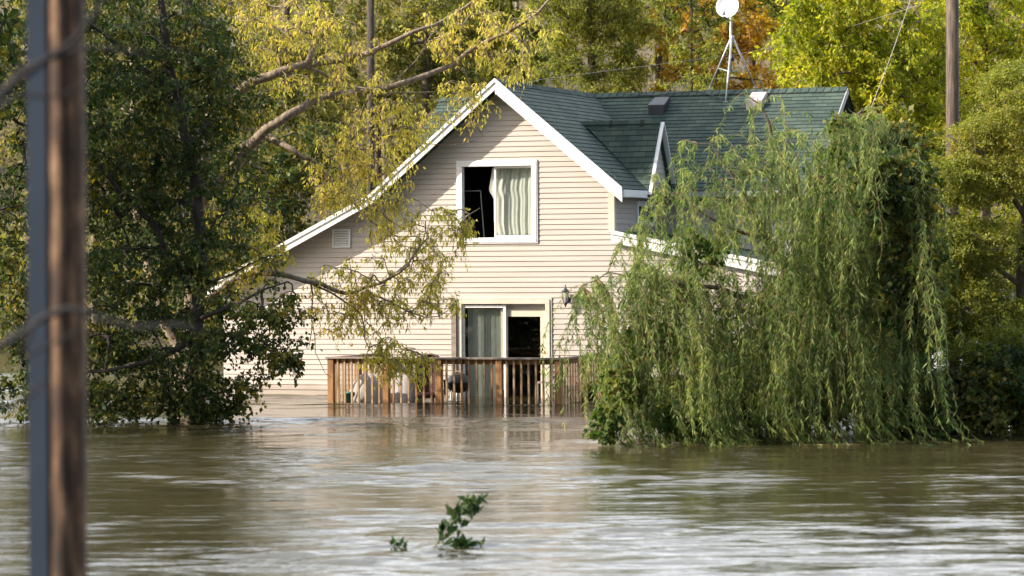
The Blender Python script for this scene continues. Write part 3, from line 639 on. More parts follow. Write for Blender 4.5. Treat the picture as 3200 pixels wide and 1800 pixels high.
for sx in (-1, 1):
    for sy in (-1, 1): g = MB(); g.tube([(sx * .16, -.05 + sy * .14, .1), (sx * .2, -.05 + sy * .18, -.3)], .014, 6); g.build('leg', M['maroon'], CH)
# kettle grill
a_, z_ = hp(1432, 1165, -1.3); G = thing('kettle_grill', 'black kettle grill on the deck left of the patio door', 'grill', HL(a_, -1.3, 0), -TH)
g = MB(); g.lathe((0, 0, z_ - .18), [(0, .18), (.09, .17), (.18, .12), (.23, .04), (.245, 0)], 20); g.build('lid', M['black'], G)
g = MB(); g.lathe((0, 0, z_ - .185), [(.245, 0), (.235, -.08), (.16, -.17), (0, -.21)], 20); g.build('bowl', M['black'], G)
g = MB(); g.tube([(-.05, 0, z_ - .01), (-.05, 0, z_ + .03), (.05, 0, z_ + .03), (.05, 0, z_ - .01)], .01, 6); g.build('handle', M['balu'], G)
for k in range(3): a = k * 2.1; g = MB(); g.tube([(.16 * math.cos(a), .16 * math.sin(a), z_ - .3), (.26 * math.cos(a), .26 * math.sin(a), -.3)], .012, 6); g.build('leg', M['galv'], G)
def pot(px, py, b, r, h, m, name, label, cat):
    a_, z_ = hp(px, py, b); o = thing(name, label, cat, HL(a_, b, z_ - h), -TH)
    g = MB(); g.lathe((0, 0, 0), [(0, 0), (r * .75, 0), (r * .95, h * .9), (r * 1.08, h * .9), (r * 1.08, h), (r * .9, h), (r * .85, h * .85), (0, h * .85)], 16); g.build('body', M[m], o); return o
pot(1094, 1224, -2.2, .1, .36, 'teal', 'plastic_bin', 'teal plastic bin by the left end of the railing', 'bin')
pot(1393, 1186, -1.6, .045, .3, 'green', 'gas_canister', 'small green canister between the chair and the grill', 'canister')

# ------------------------------------------------------------------ satellite dish
rz = ZR
def rooft(px, py):
    n = Vector((0, -(ZR - ZE), BM - BE)).normalized(); R = Matrix.Rotation(-TH, 3, 'Z'); nw = R @ n; Pw = HO + R @ Vector((AE, BE, ZE))
    dd = ray(px, py); t = (Pw - CAM).dot(nw) / dd.dot(nw); return CAM + dd * t
f1 = rooft(2268, 320); YD = f1.y
top = at(2287, 112, YD + 1.0); f2 = at(2216, 280, YD + 1.6); f3 = at(2362, 275, YD + 1.3)
SD = thing('satellite_dish', 'white satellite dish on a metal tripod straddling the roof ridge', 'satellite dish', f1)
Lc = lambda p: Vector(p) - f1
for f in (f1, f2, f3): g = MB(); g.tube([Lc(top), Lc(f)], .02, 8); g.box(Lc(f) + Vector((0, 0, .01)), (.09, .09, .02)); g.build('leg', M['galv'], SD)
mst = at(2283, 225, YD + 1.0); mtop = at(2284, 48, YD + 1.0)
g = MB(); g.tube([Lc(mst), Lc(mtop)], .025, 8); g.lathe(Lc(top), [(.05, -.05), (.05, .0), (.035, .01)], 10); g.build('mast', M['galv'], SD)
mid1 = f2.lerp(top, .4); mid2 = f3.lerp(top, .4); mid3 = f1.lerp(top, .45); c = mst
for m_ in (mid1, mid2, mid3): g = MB(); g.tube([Lc(m_), Lc(c)], .012, 6); g.build('brace', M['galv'], SD)
dc = at(2276, 22, YD + .85); face = (Vector((-.35, -.9, .22))).normalized(); q = face.to_track_quat('Z', 'Y').to_matrix()
g = MB(); R_ = .245; prof = [(R_ * k / 10, .07 * (k / 10) ** 2) for k in range(11)] + [(R_ + .008, .068), (R_ + .004, .055)] + [(R_ * k / 10, .07 * (k / 10) ** 2 - .015) for k in range(9, -1, -1)]
g.lathe(Lc(dc), prof, 40, q); g.build('reflector', M['dish'], SD)
feed = at(2261, 42, YD + .35); g = MB(); g.tube([Lc(at(2286, 66, YD + .9)), Lc(at(2262, 52, YD + .37))], .014, 8); g.build('feed_arm', M['dkmetal'], SD)
g = MB(); g.tube([Lc(feed) + Vector((0, 0, -.04)), Lc(feed) + Vector((0, 0, .03)), Lc(feed) + Vector((0, .02, .09))], [.032, .032, .02], 10); g.build('feed_horn', M['soffit'], SD)
g = MB(); g.tube([Lc(mst.lerp(mtop, .25)) + Vector((.03, 0, -.06)), Lc(mst.lerp(mtop, .25)) + Vector((.03, 0, .06))], .04, 8); g.build('clamp', M['dkmetal'], SD)
def cable(name, label, pts, r, m, cat='cable', group=None):
    g = MB(); P = [Vector(p) for p in pts]; Q = []
    for i in range(len(P) - 1):
        for k in range(6): t = k / 6; Q.append(P[i].lerp(P[i + 1], t))
    Q.append(P[-1]); g.tube(Q, r, 6); o = g.build(name, M[m]); return tag(o, label, cat, group)
cable('roof_cable', 'thin black cable lying over the green roof shingles', [rooft(2266, 318) + Vector((0, -.03, .03)), rooft(2180, 290) + Vector((0, -.03, .04)), rooft(2100, 298) + Vector((0, -.03, .04)), rooft(2040, 305) + Vector((0, -.03, .04)), rooft(1960, 300) + Vector((0, -.03, .04))], .009, 'cable')

# ------------------------------------------------------------------ foliage engine
def leaf_mesh(name, P, Dr, L, Wd, m, parent, rng, lift=0.12):
    n = len(P); Dr = Dr / (np.linalg.norm(Dr, axis=1, keepdims=True) + 1e-9); R = rng.normal(size=(n, 3)); sd = np.cross(Dr, R); sd /= (np.linalg.norm(sd, axis=1, keepdims=True) + 1e-9)
    nn = np.cross(Dr, sd); Lh = (L * rng.uniform(.6, 1.25, n))[:, None]; Wh = Lh * (Wd / L) * rng.uniform(.8, 1.15, n)[:, None]
    V = np.empty((n, 4, 3)); V[:, 0] = P; V[:, 1] = P + Dr * Lh * .42 + sd * Wh / 2 + nn * Lh * lift; V[:, 2] = P + Dr * Lh + nn * Lh * rng.uniform(-.15, .15, (n, 1)); V[:, 3] = P + Dr * Lh * .42 - sd * Wh / 2 + nn * Lh * lift
    return np_mesh(name, V.reshape(-1, 3), np.arange(4 * n).reshape(n, 4), m, parent)

def tubes_np(name, segs, m, parent, n=4):
    """segs: array (k, 8): p, q, r0, r1"""
    s = np.array(segs); k = len(s); p, q, r0, r1 = s[:, :3], s[:, 3:6], s[:, 6], s[:, 7]; d = q - p; d /= (np.linalg.norm(d, axis=1, keepdims=True) + 1e-9)
    ref = np.where(np.abs(d[:, :1]) < .8, np.array([[1., 0, 0]]), np.array([[0, 1., 0]])); x = np.cross(d, ref); x /= np.linalg.norm(x, axis=1, keepdims=True); y = np.cross(d, x)
    V = np.empty((k, 2, n, 3))
    for j in range(n):
        a = 2 * math.pi * j / n; o = x * math.cos(a) + y * math.sin(a); V[:, 0, j] = p + o * r0[:, None]; V[:, 1, j] = q + o * r1[:, None]
    b = (np.arange(k) * 2 * n)[:, None]; Q = []
    for j in range(n): j2 = (j + 1) % n; Q.append(np.concatenate([b + j, b + j2, b + n + j2, b + n + j], 1))
    return np_mesh(name, V.reshape(-1, 3), np.concatenate(Q), m, parent, smooth=True)

def wiggle(P, amp, seed):
    r = random.Random(seed); out = []
    for i in range(len(P) - 1):
        (p, a), (q, b) = P[i], P[i + 1]; p = Vector(p); q = Vector(q); n = max(2, int((q - p).length / .35)); n = min(n, 8)
        for k in range(n):
            t = k / n; j = Vector((r.uniform(-1, 1), r.uniform(-1, 1), r.uniform(-1, 1))) * (amp if k else 0); out.append((p.lerp(q, t) + j, a + (b - a) * t))
    out.append((Vector(P[-1][0]), P[-1][1])); return out

def sample_blobs(blobs, n, rng):
    """blobs: (px, py, rx_px, ry_px, Y, depth_m, weight)"""
    w_ = np.array([b[6] for b in blobs], float); w_ /= w_.sum(); out = []
    for i in rng.choice(len(blobs), n, p=w_):
        px, py, rx, ry, Y, dp, _ = blobs[i]
        while True:
            v = rng.uniform(-1, 1, 3)
            if 0.05 < v @ v < 1: break
        out.append(at(px + v[0] * rx, py + v[1] * ry, Y + v[2] * dp))
    return np.array([tuple(p) for p in out])

def tree(name, label, cat, trunks, blobs, n, leafn, L, Wd, lm, bm='bark', spread=.35, droop=.2, seed=0, group=None, r0=.006, twigs=True, rmin=.004, flat=1.0, cname='crown', minz=.02, rowlike=False):
    rng = np.random.default_rng(seed); root = Vector(trunks[0][0][0]); T = thing(name, label, cat, root, 0, group); off = np.array(tuple(root))
    nodes = []; tub = MB()
    for i, tr in enumerate(trunks):
        P = wiggle(tr, .045 if tr[0][1] < .1 else .03, seed * 7 + i)
        tub.tube([p - root for p, _ in P], [r for _, r in P], 10); nodes += [tuple(p) for p, _ in P[(len(P) // 3 if i == 0 else 0):]]
    C = sample_blobs(blobs, n, rng); C = C[C[:, 2] > minz]; nd = np.array(nodes); d0 = np.min(np.linalg.norm(C[:, None] - nd[None, ::max(1, len(nd) // 40)], axis=2), axis=1); C = C[np.argsort(d0)]
    N = np.zeros((len(nd) + 3 * len(C), 3)); N[:len(nd)] = nd; par = -np.ones(len(N), int); cnt = len(nd); fixed = cnt; tips = []
    for c in C:
        dd = N[:cnt] - c; k = int(np.argmin((dd ** 2).sum(1) + .25 * np.clip(dd[:, 2], 0, 9) ** 2)); p = N[k]; dist = np.linalg.norm(c - p); prev = k
        for t in (.4, .75, 1.0):
            j = rng.normal(0, .06 * dist, 3) if t < 1 else 0; N[cnt] = p + (c - p) * t + j + np.array([0, 0, .08 * dist * math.sin(t * 3.14)]); par[cnt] = prev; prev = cnt; cnt += 1
        tips.append(prev)
    w_ = np.zeros(cnt); w_[tips] = 1
    for i in range(cnt - 1, fixed - 1, -1):
        if par[i] >= 0: w_[par[i]] += w_[i]
    rad = np.maximum(rmin, r0 * np.maximum(w_, 1) ** .45); i = np.arange(fixed, cnt); segs = np.concatenate([N[par[i]] - off, N[i] - off, np.minimum(rad[par[i]], rad[i] * 1.5)[:, None], rad[i][:, None]], 1)
    k = 7; tipP = N[tips]; n_ = len(tipP); D_ = rng.normal(size=(n_, k, 3)); D_[:, :, 2] *= flat; D_ /= np.linalg.norm(D_, axis=2, keepdims=True); D_[:, :, 2] -= droop * .8; D_ *= spread * rng.uniform(.5, 1.2, (n_, k, 1))
    if twigs:
        s2 = np.concatenate([np.repeat(tipP, k, 0) - off, (tipP[:, None] + D_).reshape(-1, 3) - off, np.full((n_ * k, 1), rmin * .7), np.full((n_ * k, 1), rmin * .35)], 1); segs = np.concatenate([segs, s2])
    tub.build('trunk', M[bm], T); tubes_np('branches', segs, M[bm], T, 4)
    ti = rng.integers(0, n_, n_ * leafn); ki = rng.integers(0, k, len(ti)); t = rng.uniform(.1, 1.05, (len(ti), 1)); d = D_[ti, ki]
    P = tipP[ti] + d * t + rng.normal(0, spread * .10, (len(ti), 3)); dr = d / (np.linalg.norm(d, axis=1, keepdims=True) + 1e-9) * .7 + rng.normal(0, .6, (len(ti), 3)); dr[:, 2] -= droop * 1.6
    ok = P[:, 2] > .01; leaf_mesh(cname, P[ok] - off, dr[ok], L, Wd, M[lm], T, rng); return T

# ---- background woodland
rngw = np.random.default_rng(77)
def woodland():
    n = 200000; X = rngw.uniform(-34, 34, n); Y = rngw.uniform(112, 150, n); cl = rngw.integers(0, 900, n)
    cx = rngw.uniform(-34, 34, 900); cy = rngw.uniform(112, 145, 900); cz = rngw.uniform(3, 26, 900)
    P = np.stack([cx[cl] + rngw.normal(0, .8, n), cy[cl] + rngw.normal(0, .9, n), cz[cl] + rngw.normal(0, .7, n)], 1); D = rngw.normal(size=(n, 3)); D[:, 2] -= .3
    return tag(leaf_mesh('distant_woodland', P, D, .24, .13, M['L_brown'], None, rngw), 'blurred brown and olive woodland on the hillside far behind the house', 'woodland', kind='stuff')
woodland()
def brush():
    n = 90000; k = 700; cx = rngw.uniform(-34, 34, k); cy = rngw.uniform(89, 100, k); cz = (cy - 88) * .17 - .9 + rngw.uniform(.3, 3.6, k); cl = rngw.integers(0, k, n)
    P = np.stack([cx[cl] + rngw.normal(0, .6, n), cy[cl] + rngw.normal(0, .6, n), cz[cl] + rngw.normal(0, .5, n)], 1); D = rngw.normal(size=(n, 3)); P[:, 2] = np.maximum(P[:, 2], .05)
    return tag(leaf_mesh('undergrowth', P, D, .16, .11, M['L_olive'], None, rngw), 'low dark brush along the far edge of the flood behind the house', 'undergrowth', kind='stuff')
brush()
GB = 'trees behind the house'
def bgtree(px, top, base, Y, rx, lm, label, seed, n=260, leafn=110, L=.13, Wd=.07, bm='bark', r=.16, spread=.45, lean=0, name='autumn_tree', ry=None, w=None, blobs=None, droop=.25, flat=1.0):
    ry = ry or (base - top) / 2; g = at(px, 1100, Y); g.z = max(-.3, (Y - 82) * .17 - .8 if Y > 82 else -.4)
    tr = [(g, r), (at(px + lean * .4, (top + base) / 2 + 150, Y), r * .7), (at(px + lean, top + ry * .4, Y), r * .25)]
    m = 96 * 100 / Y
    bl = blobs or [(px + lean * .6, (top + base) / 2, rx, ry, Y, rx / m * .8, 1), (px + lean - rx * .4, (top + base) / 2 - ry * .2, rx * .6, ry * .6, Y - .5, 1.3, .5), (px + lean + rx * .45, (top + base) / 2 + ry * .2, rx * .6, ry * .6, Y, 1.3, .5)]
    return tree(name, label, 'tree', [tr], bl, n, leafn, L, Wd, lm, bm, spread=spread, droop=droop, seed=seed, group=GB, r0=.012, rmin=.008, flat=flat)
bgtree(300, -350, 900, 88, 330, 'L_olive', 'dull olive tree behind the dark leafy tree at the far left', 11)
bgtree(640, -300, 950, 92, 300, 'L_olive', 'olive tree with bare limbs behind the tree trunks left of the house', 12)
bgtree(900, -260, 800, 86, 230, 'L_olive', 'yellowing tree behind the left slope of the gable', 13, n=180, leafn=90)
bgtree(1180, -300, 700, 98, 270, 'L_olive', 'olive brown tree seen above the left roof edge', 14, n=230)
bgtree(1330, -200, 420, 90, 170, 'L_olive', 'pale olive tree rising just left of the gable peak', 15, n=150, leafn=90)
bgtree(1540, -320, 420, 96, 210, 'L_cedar', 'mid green tree directly behind the gable peak', 16, n=220)
bgtree(1850, -330, 460, 84, 190, 'L_cedar', 'green feathery cedar behind the roof ridge left of the satellite dish', 17, n=330, leafn=130, L=.09, Wd=.04, name='cedar_tree', spread=.4, flat=.7, droop=.35)
bgtree(2060, -330, 460, 87, 150, 'L_cedar', 'narrow cedar behind the left leg of the dish tripod', 18, n=150, leafn=120, L=.09, Wd=.04, name='cedar_tree', spread=.38, flat=.7, droop=.35)
bgtree(2250, -150, 430, 85, 200, 'L_orange', 'orange maple glowing behind the satellite dish', 19, n=110, leafn=80, L=.12, Wd=.1, name='maple_tree', bm='dkbark')
bgtree(2160, -330, 430, 79, 120, 'L_cedar', 'thin cedar in front of the orange maple, just left of the dish', 25, n=80, leafn=110, r=.06, bm='dkbark', L=.09, Wd=.04, name='cedar_tree', spread=.36, flat=.7, droop=.35)
bgtree(2350, -330, 160, 91, 130, 'L_cedar', 'dark cedar behind and right of the white dish', 20, n=150, leafn=110, L=.09, Wd=.045, name='cedar_tree', bm='dkbark')
bgtree(2480, -350, 500, 100, 140, 'L_brown', 'thin brown half bare tree in the gap right of the dish', 21, n=60, leafn=60, bm='palebark')
bgtree(2700, -330, 700, 74, 290, 'L_lime', 'bright yellow green tree behind the right end of the roof', 22, n=360, leafn=130, L=.13, Wd=.06, droop=.35)
bgtree(3080, -350, 800, 78, 260, 'L_lime', 'lime yellow tree right of the old wooden utility pole', 23, n=340, leafn=130, L=.11, Wd=.055, droop=.3)
bgtree(3330, -300, 1000, 86, 200, 'L_olive', 'olive tree at the right edge behind the lime yellow tree', 24, n=150)
# bare trunks of the wood, tall and pale
for i, (px, Y, r, ln, lab) in enumerate([(1060, 100, .12, 20, 'slim pale trunk behind the left roof slope'), (1215, 106, .10, -15, 'thin pale trunk left of the gable, right of the dark pole'), (1600, 104, .13, 10, 'dim trunk right of the gable peak'), (840, 95, .12, 30, 'pale bare trunk left of the slim trunk behind the roof'), (2545, 98, .14, -20, 'brown grey trunk in the gap right of the dish')]):
    g = at(px, 1000, Y); g.z = (Y - 82) * .17 - .9
    tree('bare_tree', lab, 'tree', [[(g, r), (at(px + ln, 500, Y), r * .8), (at(px + ln * 2, -150, Y), r * .5)]], [(px + ln, 150, 130, 300, Y, 1.2, 1)], 26, 22, .12, .06, 'L_brown', 'palebark', spread=.5, seed=40 + i, group=GB, r0=.014, rmin=.008)

# ---- tall tree beside the house: its crown stands above the picture and shades the roof
def pxof(X, Y, Z): v = Vector((X, Y, Z)) - CAM; d = v.dot(_f); return 1600 + F0 * v.dot(_rt) / d, 900 - F0 * v.dot(_up) / d
def mb_(X, Y, Z, rx, rz, ry, w_): x, y = pxof(X, Y, Z); return (x, y, rx * F0 / Y, rz * F0 / Y, Y, ry, w_)
tree('tall_tree', 'tall dim trunk left of the house among the shaded leaves', 'tree', [[(Vector((-6.8, 63.5, -.5)), .2), (Vector((-6.7, 63.3, 6)), .15), (Vector((-6.4, 62.3, 13)), .06)]],
     [mb_(-6, 61.6, 11.9, 2.3, 1.1, 1.6, 1), mb_(-6.2, 62.6, 10.6, 2.3, 1.2, 1.2, .8), mb_(-6.2, 59.6, 12.1, 2.0, .8, .9, .6), mb_(-6.0, 58.95, 10.75, 1.8, .25, .25, .6)], 380, 90, .15, .09, 'L_olive', 'dkbark', spread=.5, seed=70, r0=.01)

# ---- poles and wires
def upole(px, Y, w_, top, label, m, cross=False, base=None):
    g0 = at(px, 1000, Y); g0.z = -.8; t0 = at(px, top, Y); P = thing('utility_pole', label, 'utility pole', g0); g = MB(); g.tube([(0, 0, 0), Vector(t0 - g0) * .5, t0 - g0], [w_ * 1.1, w_, w_ * .92], 14); g.build('shaft', M[m], P); return P, g0
P1, g1 = upole(1158, 74, .095, -260, 'dark narrow utility pole behind the left roof slope', 'dkbark')
P2, g2 = upole(2976, 66, .145, -300, 'split weathered utility pole among the trees at right', 'oldpole')
g = MB(); tp = at(2976, -240, 66) - g2; g.box(tp, (1.6, .1, .12)); g.build('crossarm', M['oldpole'], P2)
cable('guy_wire', 'thin steel guy wire slanting down from the utility pole at right', [at(2852, -20, 64), at(2790, 160, 64), at(2725, 330, 64), at(2600, 640, 63)], .007, 'wire', 'wire')
cable('service_wire', 'pale twisted service wire crossing behind the dish tripod', [at(1640, 262, 70), at(1690, 248, 71), at(2300, 170, 76), at(2420, 148, 76), at(2520, 126, 76), at(2860, 20, 68), at(2976, -60, 66)], .005, 'wire', 'wire')

# foreground pole
YP = 12.0
pb = at(203, 900, YP); pb.z = -.9
FP = thing('roadside_pole', 'large blurred brown wooden pole with grey blue conduit in the left foreground', 'utility pole', pb)
pt, pbm = at(200, -300, YP), at(212, 1850, YP)
g = MB(); dirp = (pt - pbm).normalized(); q0 = pbm - dirp * 1.0 - pb; q1 = pt + dirp * 1.5 - pb
vs = []; n = 28; K = 40; r_ = random.Random(5)
def polep(k, j):
    t = k / K; c = q0.lerp(q1, t); a = 2 * math.pi * j / n; rr_ = .079 * (1 - .004 * math.sin(3 * a + 5 * t)) - (.034 * math.exp(-((a - 5.02 - .05 * math.sin(t * 9)) / .17) ** 2)) - (.008 * math.exp(-((a - 5.5 - .1 * math.sin(t * 6 + 2)) / .1) ** 2))
    return c + Vector((math.cos(a) * rr_, math.sin(a) * rr_, 0))
vs = [polep(k, j) for k in range(K + 1) for j in range(n)]; fs = [(k * n + j, k * n + (j + 1) % n, (k + 1) * n + (j + 1) % n, (k + 1) * n + j) for k in range(K) for j in range(n)]
g.add(vs, fs, smooth=True); g.build('shaft', M['pole'], FP)
cx_ = (at(124, 900, YP).x - at(212, 900, YP).x)
g = MB(); 
for s in (0,):
    p0 = q0 + Vector((cx_ + .005, -.05, 0)); p1 = q1 + Vector((cx_ + .01, -.05, 0)); g.bar(p0, p1, .075, .03, up=(0, 1, 0))
g.build('conduit', M['conduit'], FP)

# ---- nearby bare branches in front of the pole
BR = thing('overhanging_branch', 'dark out of focus bare branches crossing in front of the left foreground pole', 'branch', at(-160, 700, 10))
o0 = at(-160, 700, 10)
def pl(pts, Y, r0, r1):
    n = len(pts); g = MB(); P = wiggle([(at(x, y, Y), r0 + (r1 - r0) * i / (n - 1)) for i, (x, y) in enumerate(pts)], .004, int(pts[0][1])); g.tube([p - o0 for p, _ in P], [r for _, r in P], 7); return g
for pts, Y, a, b in [([(-160, 700), (-120, 480), (-60, 350), (0, 300), (90, 225), (180, 165), (240, 120), (290, 50), (350, -60)], 10.00, 0.0217, 0.0062),
                     ([(0, 300), (60, 215), (250, 150), (340, 150), (520, 175)], 10.20, 0.0112, 0.0037), ([(-60, 370), (60, 300), (150, 305), (260, 280)], 9.80, 0.0099, 0.0037),
                     ([(-160, 700), (-100, 1050), (0, 1090), (110, 1010), (210, 965), (300, 990), (420, 1025), (560, 1015), (640, 1030)], 10.40, 0.0186, 0.0050),
                     ([(110, 1010), (60, 1120), (150, 1080), (250, 1030)], 10.20, 0.0087, 0.0037), ([(-60, 1260), (30, 1270), (90, 1240), (160, 1180)], 10.30, 0.0099, 0.0037), ([(-130, 560), (-40, 620), (30, 600)], 10.00, 0.0124, 0.0037)]:
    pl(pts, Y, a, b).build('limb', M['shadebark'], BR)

# ---- dark broad-leaved trees at the left
YL = 51.5
def gz(px, Y, z=-.7): p = at(px, 1200, Y); p.z = z; return p
tree('shade_tree', 'big dark green broad leaved tree filling the left side behind the foreground pole', 'tree',
     [[(gz(625, YL), .16), (at(612, 1000, YL), .12), (at(630, 800, YL), .11), (at(600, 500, YL), .09), (at(520, 150, YL), .07), (at(450, -350, YL), .04)],
      [(at(600, 900, YL), .07), (at(480, 700, YL), .05), (at(300, 500, YL - .5), .035), (at(100, 350, YL), .02)],
      [(at(615, 1050, YL), .05), (at(480, 1130, YL - .4), .04), (at(330, 1160, YL - .6), .03), (at(60, 1180, YL), .015)],
      [(at(612, 1000, YL), .04), (at(760, 940, YL - .5), .025), (at(900, 880, YL - .8), .012)],
      [(at(615, 1060, YL), .035), (at(740, 1050, YL - .5), .02), (at(860, 1070, YL - .8), .012), (at(940, 1130, YL - .9), .006)],
      [(at(620, 900, YL), .03), (at(720, 860, YL - .5), .018), (at(840, 800, YL - .8), .008)],
      [(at(550, 300, YL), .05), (at(380, 150, YL), .035), (at(200, 20, YL), .02)]],
     [(330, 250, 420, 420, YL + .6, 2.2, 3), (250, 780, 400, 320, YL + .4, 1.8, 2.0), (480, 1050, 160, 120, YL + .6, .9, .4), (-300, 300, 420, 600, YL, 2.5, .9), (620, 450, 190, 500, YL + .5, 1.2, 1.3), (700, 880, 190, 170, YL - .3, .9, .4), (760, 1080, 190, 80, YL - .6, .8, .32), (860, 960, 90, 70, YL - .8, .4, .16), (900, 1110, 60, 40, YL - .8, .3, .09), (350, -350, 600, 260, YL, 2.2, .7)],
     980, 58, .092, .060, 'L_dark', 'dkbark', spread=.34, droop=.45, seed=51, r0=.007, flat=.5)
tree('flooded_shrub', 'dark leafy lower boughs trailing in the water at lower left', 'shrub',
     [[(gz(540, YL - .3), .06), (at(540, 1240, YL - .3), .05), (at(500, 1180, YL - .3), .03)], [(at(540, 1240, YL - .3), .03), (at(300, 1240, YL - .4), .02), (at(50, 1230, YL - .4), .012)], [(at(540, 1250, YL - .3), .03), (at(680, 1230, YL - .4), .02), (at(800, 1205, YL - .4), .008)]],
     [(330, 1250, 300, 60, YL - .4, .6, 1.2), (420, 1160, 200, 90, YL - .3, .6, .6), (150, 1120, 160, 120, YL, .6, .5), (640, 1230, 150, 90, YL - .4, .5, .9), (60, 1230, 240, 100, YL, .8, .9), (720, 1285, 50, 14, YL - .6, .2, .06), (780, 1180, 70, 50, YL - .6, .3, .12)],
     160, 56, .09, .06, 'L_dark', 'dkbark', spread=.28, droop=.4, seed=52, r0=.005)
tree('leaning_tree', 'leaning tree with pale sunlit bark among the dark leaves left of the house', 'tree',
     [[(gz(575, 55), .15), (at(560, 1080, 55), .12), (at(500, 980, 55), .11), (at(430, 700, 55.4), .09), (at(420, 300, 56), .07), (at(400, -200, 56), .04)],
      [(gz(575, 55.2), .12), (at(585, 1000, 55.2), .10), (at(600, 700, 55.4), .08)]],
     [(480, 350, 260, 500, 55.5, 1.5, 1), (560, 800, 220, 250, 55.5, 1, .3)], 200, 50, .10, .06, 'L_dark', 'palebark', spread=.35, droop=.3, seed=53)
tree('roadside_tree', 'dark leafy tree at the far left edge of the flood', 'tree',
     [[(gz(-420, 48), .2), (at(-400, 700, 48), .16), (at(-380, 100, 48), .12), (at(-360, -800, 48), .05)]],
     [(-420, 100, 500, 750, 48.5, 2.6, 1), (-500, -500, 400, 300, 48.5, 2, .3)], 300, 60, .13, .09, 'L_dark', 'dkbark', spread=.42, droop=.4, seed=54)

tree('understory_tree', 'shaded olive tree between the dark leafy tree and the left slope of the roof', 'tree', [[(gz(820, 69), .1), (at(810, 900, 69), .08), (at(800, 450, 69), .04)]],
     [(800, 640, 170, 220, 69, 1.6, 1), (700, 900, 160, 180, 69, 1.2, .6), (930, 480, 110, 110, 69.5, 1, .35)], 210, 85, .11, .07, 'L_dark', 'dkbark', spread=.38, droop=.3, seed=71, r0=.007)

# ---- yellow-leaved tree reaching over the gable
YY_ = 55.0
Lm = lambda pts, r0, r1, Ys=None: [(at(x, y, (Ys or YY_) + .25 * math.sin(i * 1.3)), r0 + (r1 - r0) * (i / (len(pts) - 1)) ** .8) for i, (x, y) in enumerate(pts)]
YT = tree('locust_tree', 'nearly bare tree with yellow leaflets arching over the left side of the gable', 'tree',
     [[(gz(590, YY_), .20), (at(600, 1000, YY_), .16), (at(610, 700, YY_), .14), (at(630, 560, YY_), .13)],
      Lm([(630, 560), (640, 400), (700, 312), (800, 250), (880, 222), (960, 200), (1060, 188), (1152, 167), (1215, 137), (1295, 98), (1420, 45), (1560, -40)], .125, .02),
      Lm([(960, 200), (985, 120), (992, 30), (1020, -80)], .06, .035), Lm([(985, 120), (1020, 100), (1040, 60), (1080, 0)], .03, .01),
      Lm([(960, 205), (1000, 225), (1060, 255), (1130, 275), (1210, 292), (1300, 290), (1490, 270)], .035, .008),
      Lm([(620, 640), (700, 560), (770, 470), (830, 405), (905, 357), (965, 322), (1020, 300), (1110, 290), (1220, 272), (1340, 232), (1420, 200), (1500, 140), (1590, 100), (1680, 40), (1740, -40)], .12, .02),
      Lm([(755, 462), (800, 430), (850, 430), (885, 452), (945, 492), (1000, 520), (1025, 560), (1060, 600), (1110, 640), (1170, 700), (1250, 745)], .07, .012),
      Lm([(1000, 525), (1080, 480), (1120, 400), (1145, 320), (1160, 290)], .025, .014), Lm([(1150, 290), (1240, 250), (1300, 190), (1360, 120)], .022, .008),
      Lm([(1400, 200), (1450, 220), (1480, 300), (1420, 330), (1340, 420)], .014, .005), Lm([(1200, 420), (1260, 440), (1400, 455), (1480, 440), (1530, 410)], .012, .004),
      Lm([(605, 960), (700, 900), (790, 850), (870, 855), (960, 880), (1040, 905), (1110, 914), (1190, 885), (1250, 850), (1290, 800), (1340, 740), (1330, 690)], .07, .010, 54.3),
      Lm([(980, 890), (1080, 945), (1130, 990), (1140, 1060), (1170, 1110)], .022, .007, 54.2), Lm([(1130, 915), (1240, 955), (1330, 992), (1400, 970)], .022, .007, 54.2),
      Lm([(970, 880), (975, 960), (965, 1090)], .02, .006, 54.2), Lm([(972, 1000), (985, 1100), (1015, 1165), (1045, 1185)], .01, .004, 54.2),
      Lm([(1240, 850), (1330, 770), (1420, 690), (1500, 650)], .012, .005, 54.2), Lm([(1150, 920), (1140, 1000), (1210, 1080), (1300, 1090)], .012, .005, 54.2),
      Lm([(1200, 600), (1290, 620), (1350, 660), (1330, 760)], .01, .005, 54.2)],
     [(900, 60, 200, 110, YY_, 1.2, .6), (1000, 150, 260, 150, YY_, 1.2, .8), (1190, 400, 190, 130, YY_ - .3, 1, 1.1), (1100, 560, 180, 110, YY_ - .5, .8, .7), (1500, 90, 240, 110, YY_, 1, 1.0), (1620, 200, 80, 60, YY_, .6, .25), (1440, 330, 110, 90, YY_ - .3, .5, .35),
      (1280, 690, 150, 100, 54.4, .7, .5), (1120, 850, 170, 60, 54.5, .7, .4), (820, 800, 110, 70, 54.5, .6, .45), (720, 850, 90, 60, 54.5, .5, .35), (1260, 930, 190, 90, 54.2, .6, .8), (1080, 990, 160, 80, 54.2, .6, .35), (1350, 810, 90, 90, 54.2, .4, .4), (1230, 1110, 90, 60, 54.2, .3, .35), (1340, 1150, 40, 45, 54.2, .2, .12), (1440, 700, 50, 50, 54.2, .2, .22), (780, 650, 150, 180, YY_, 1, .4)],
     560, 27, .10, .034, 'L_yellow', 'palebark', spread=.25, droop=.75, seed=60, r0=.006, rmin=.0055)

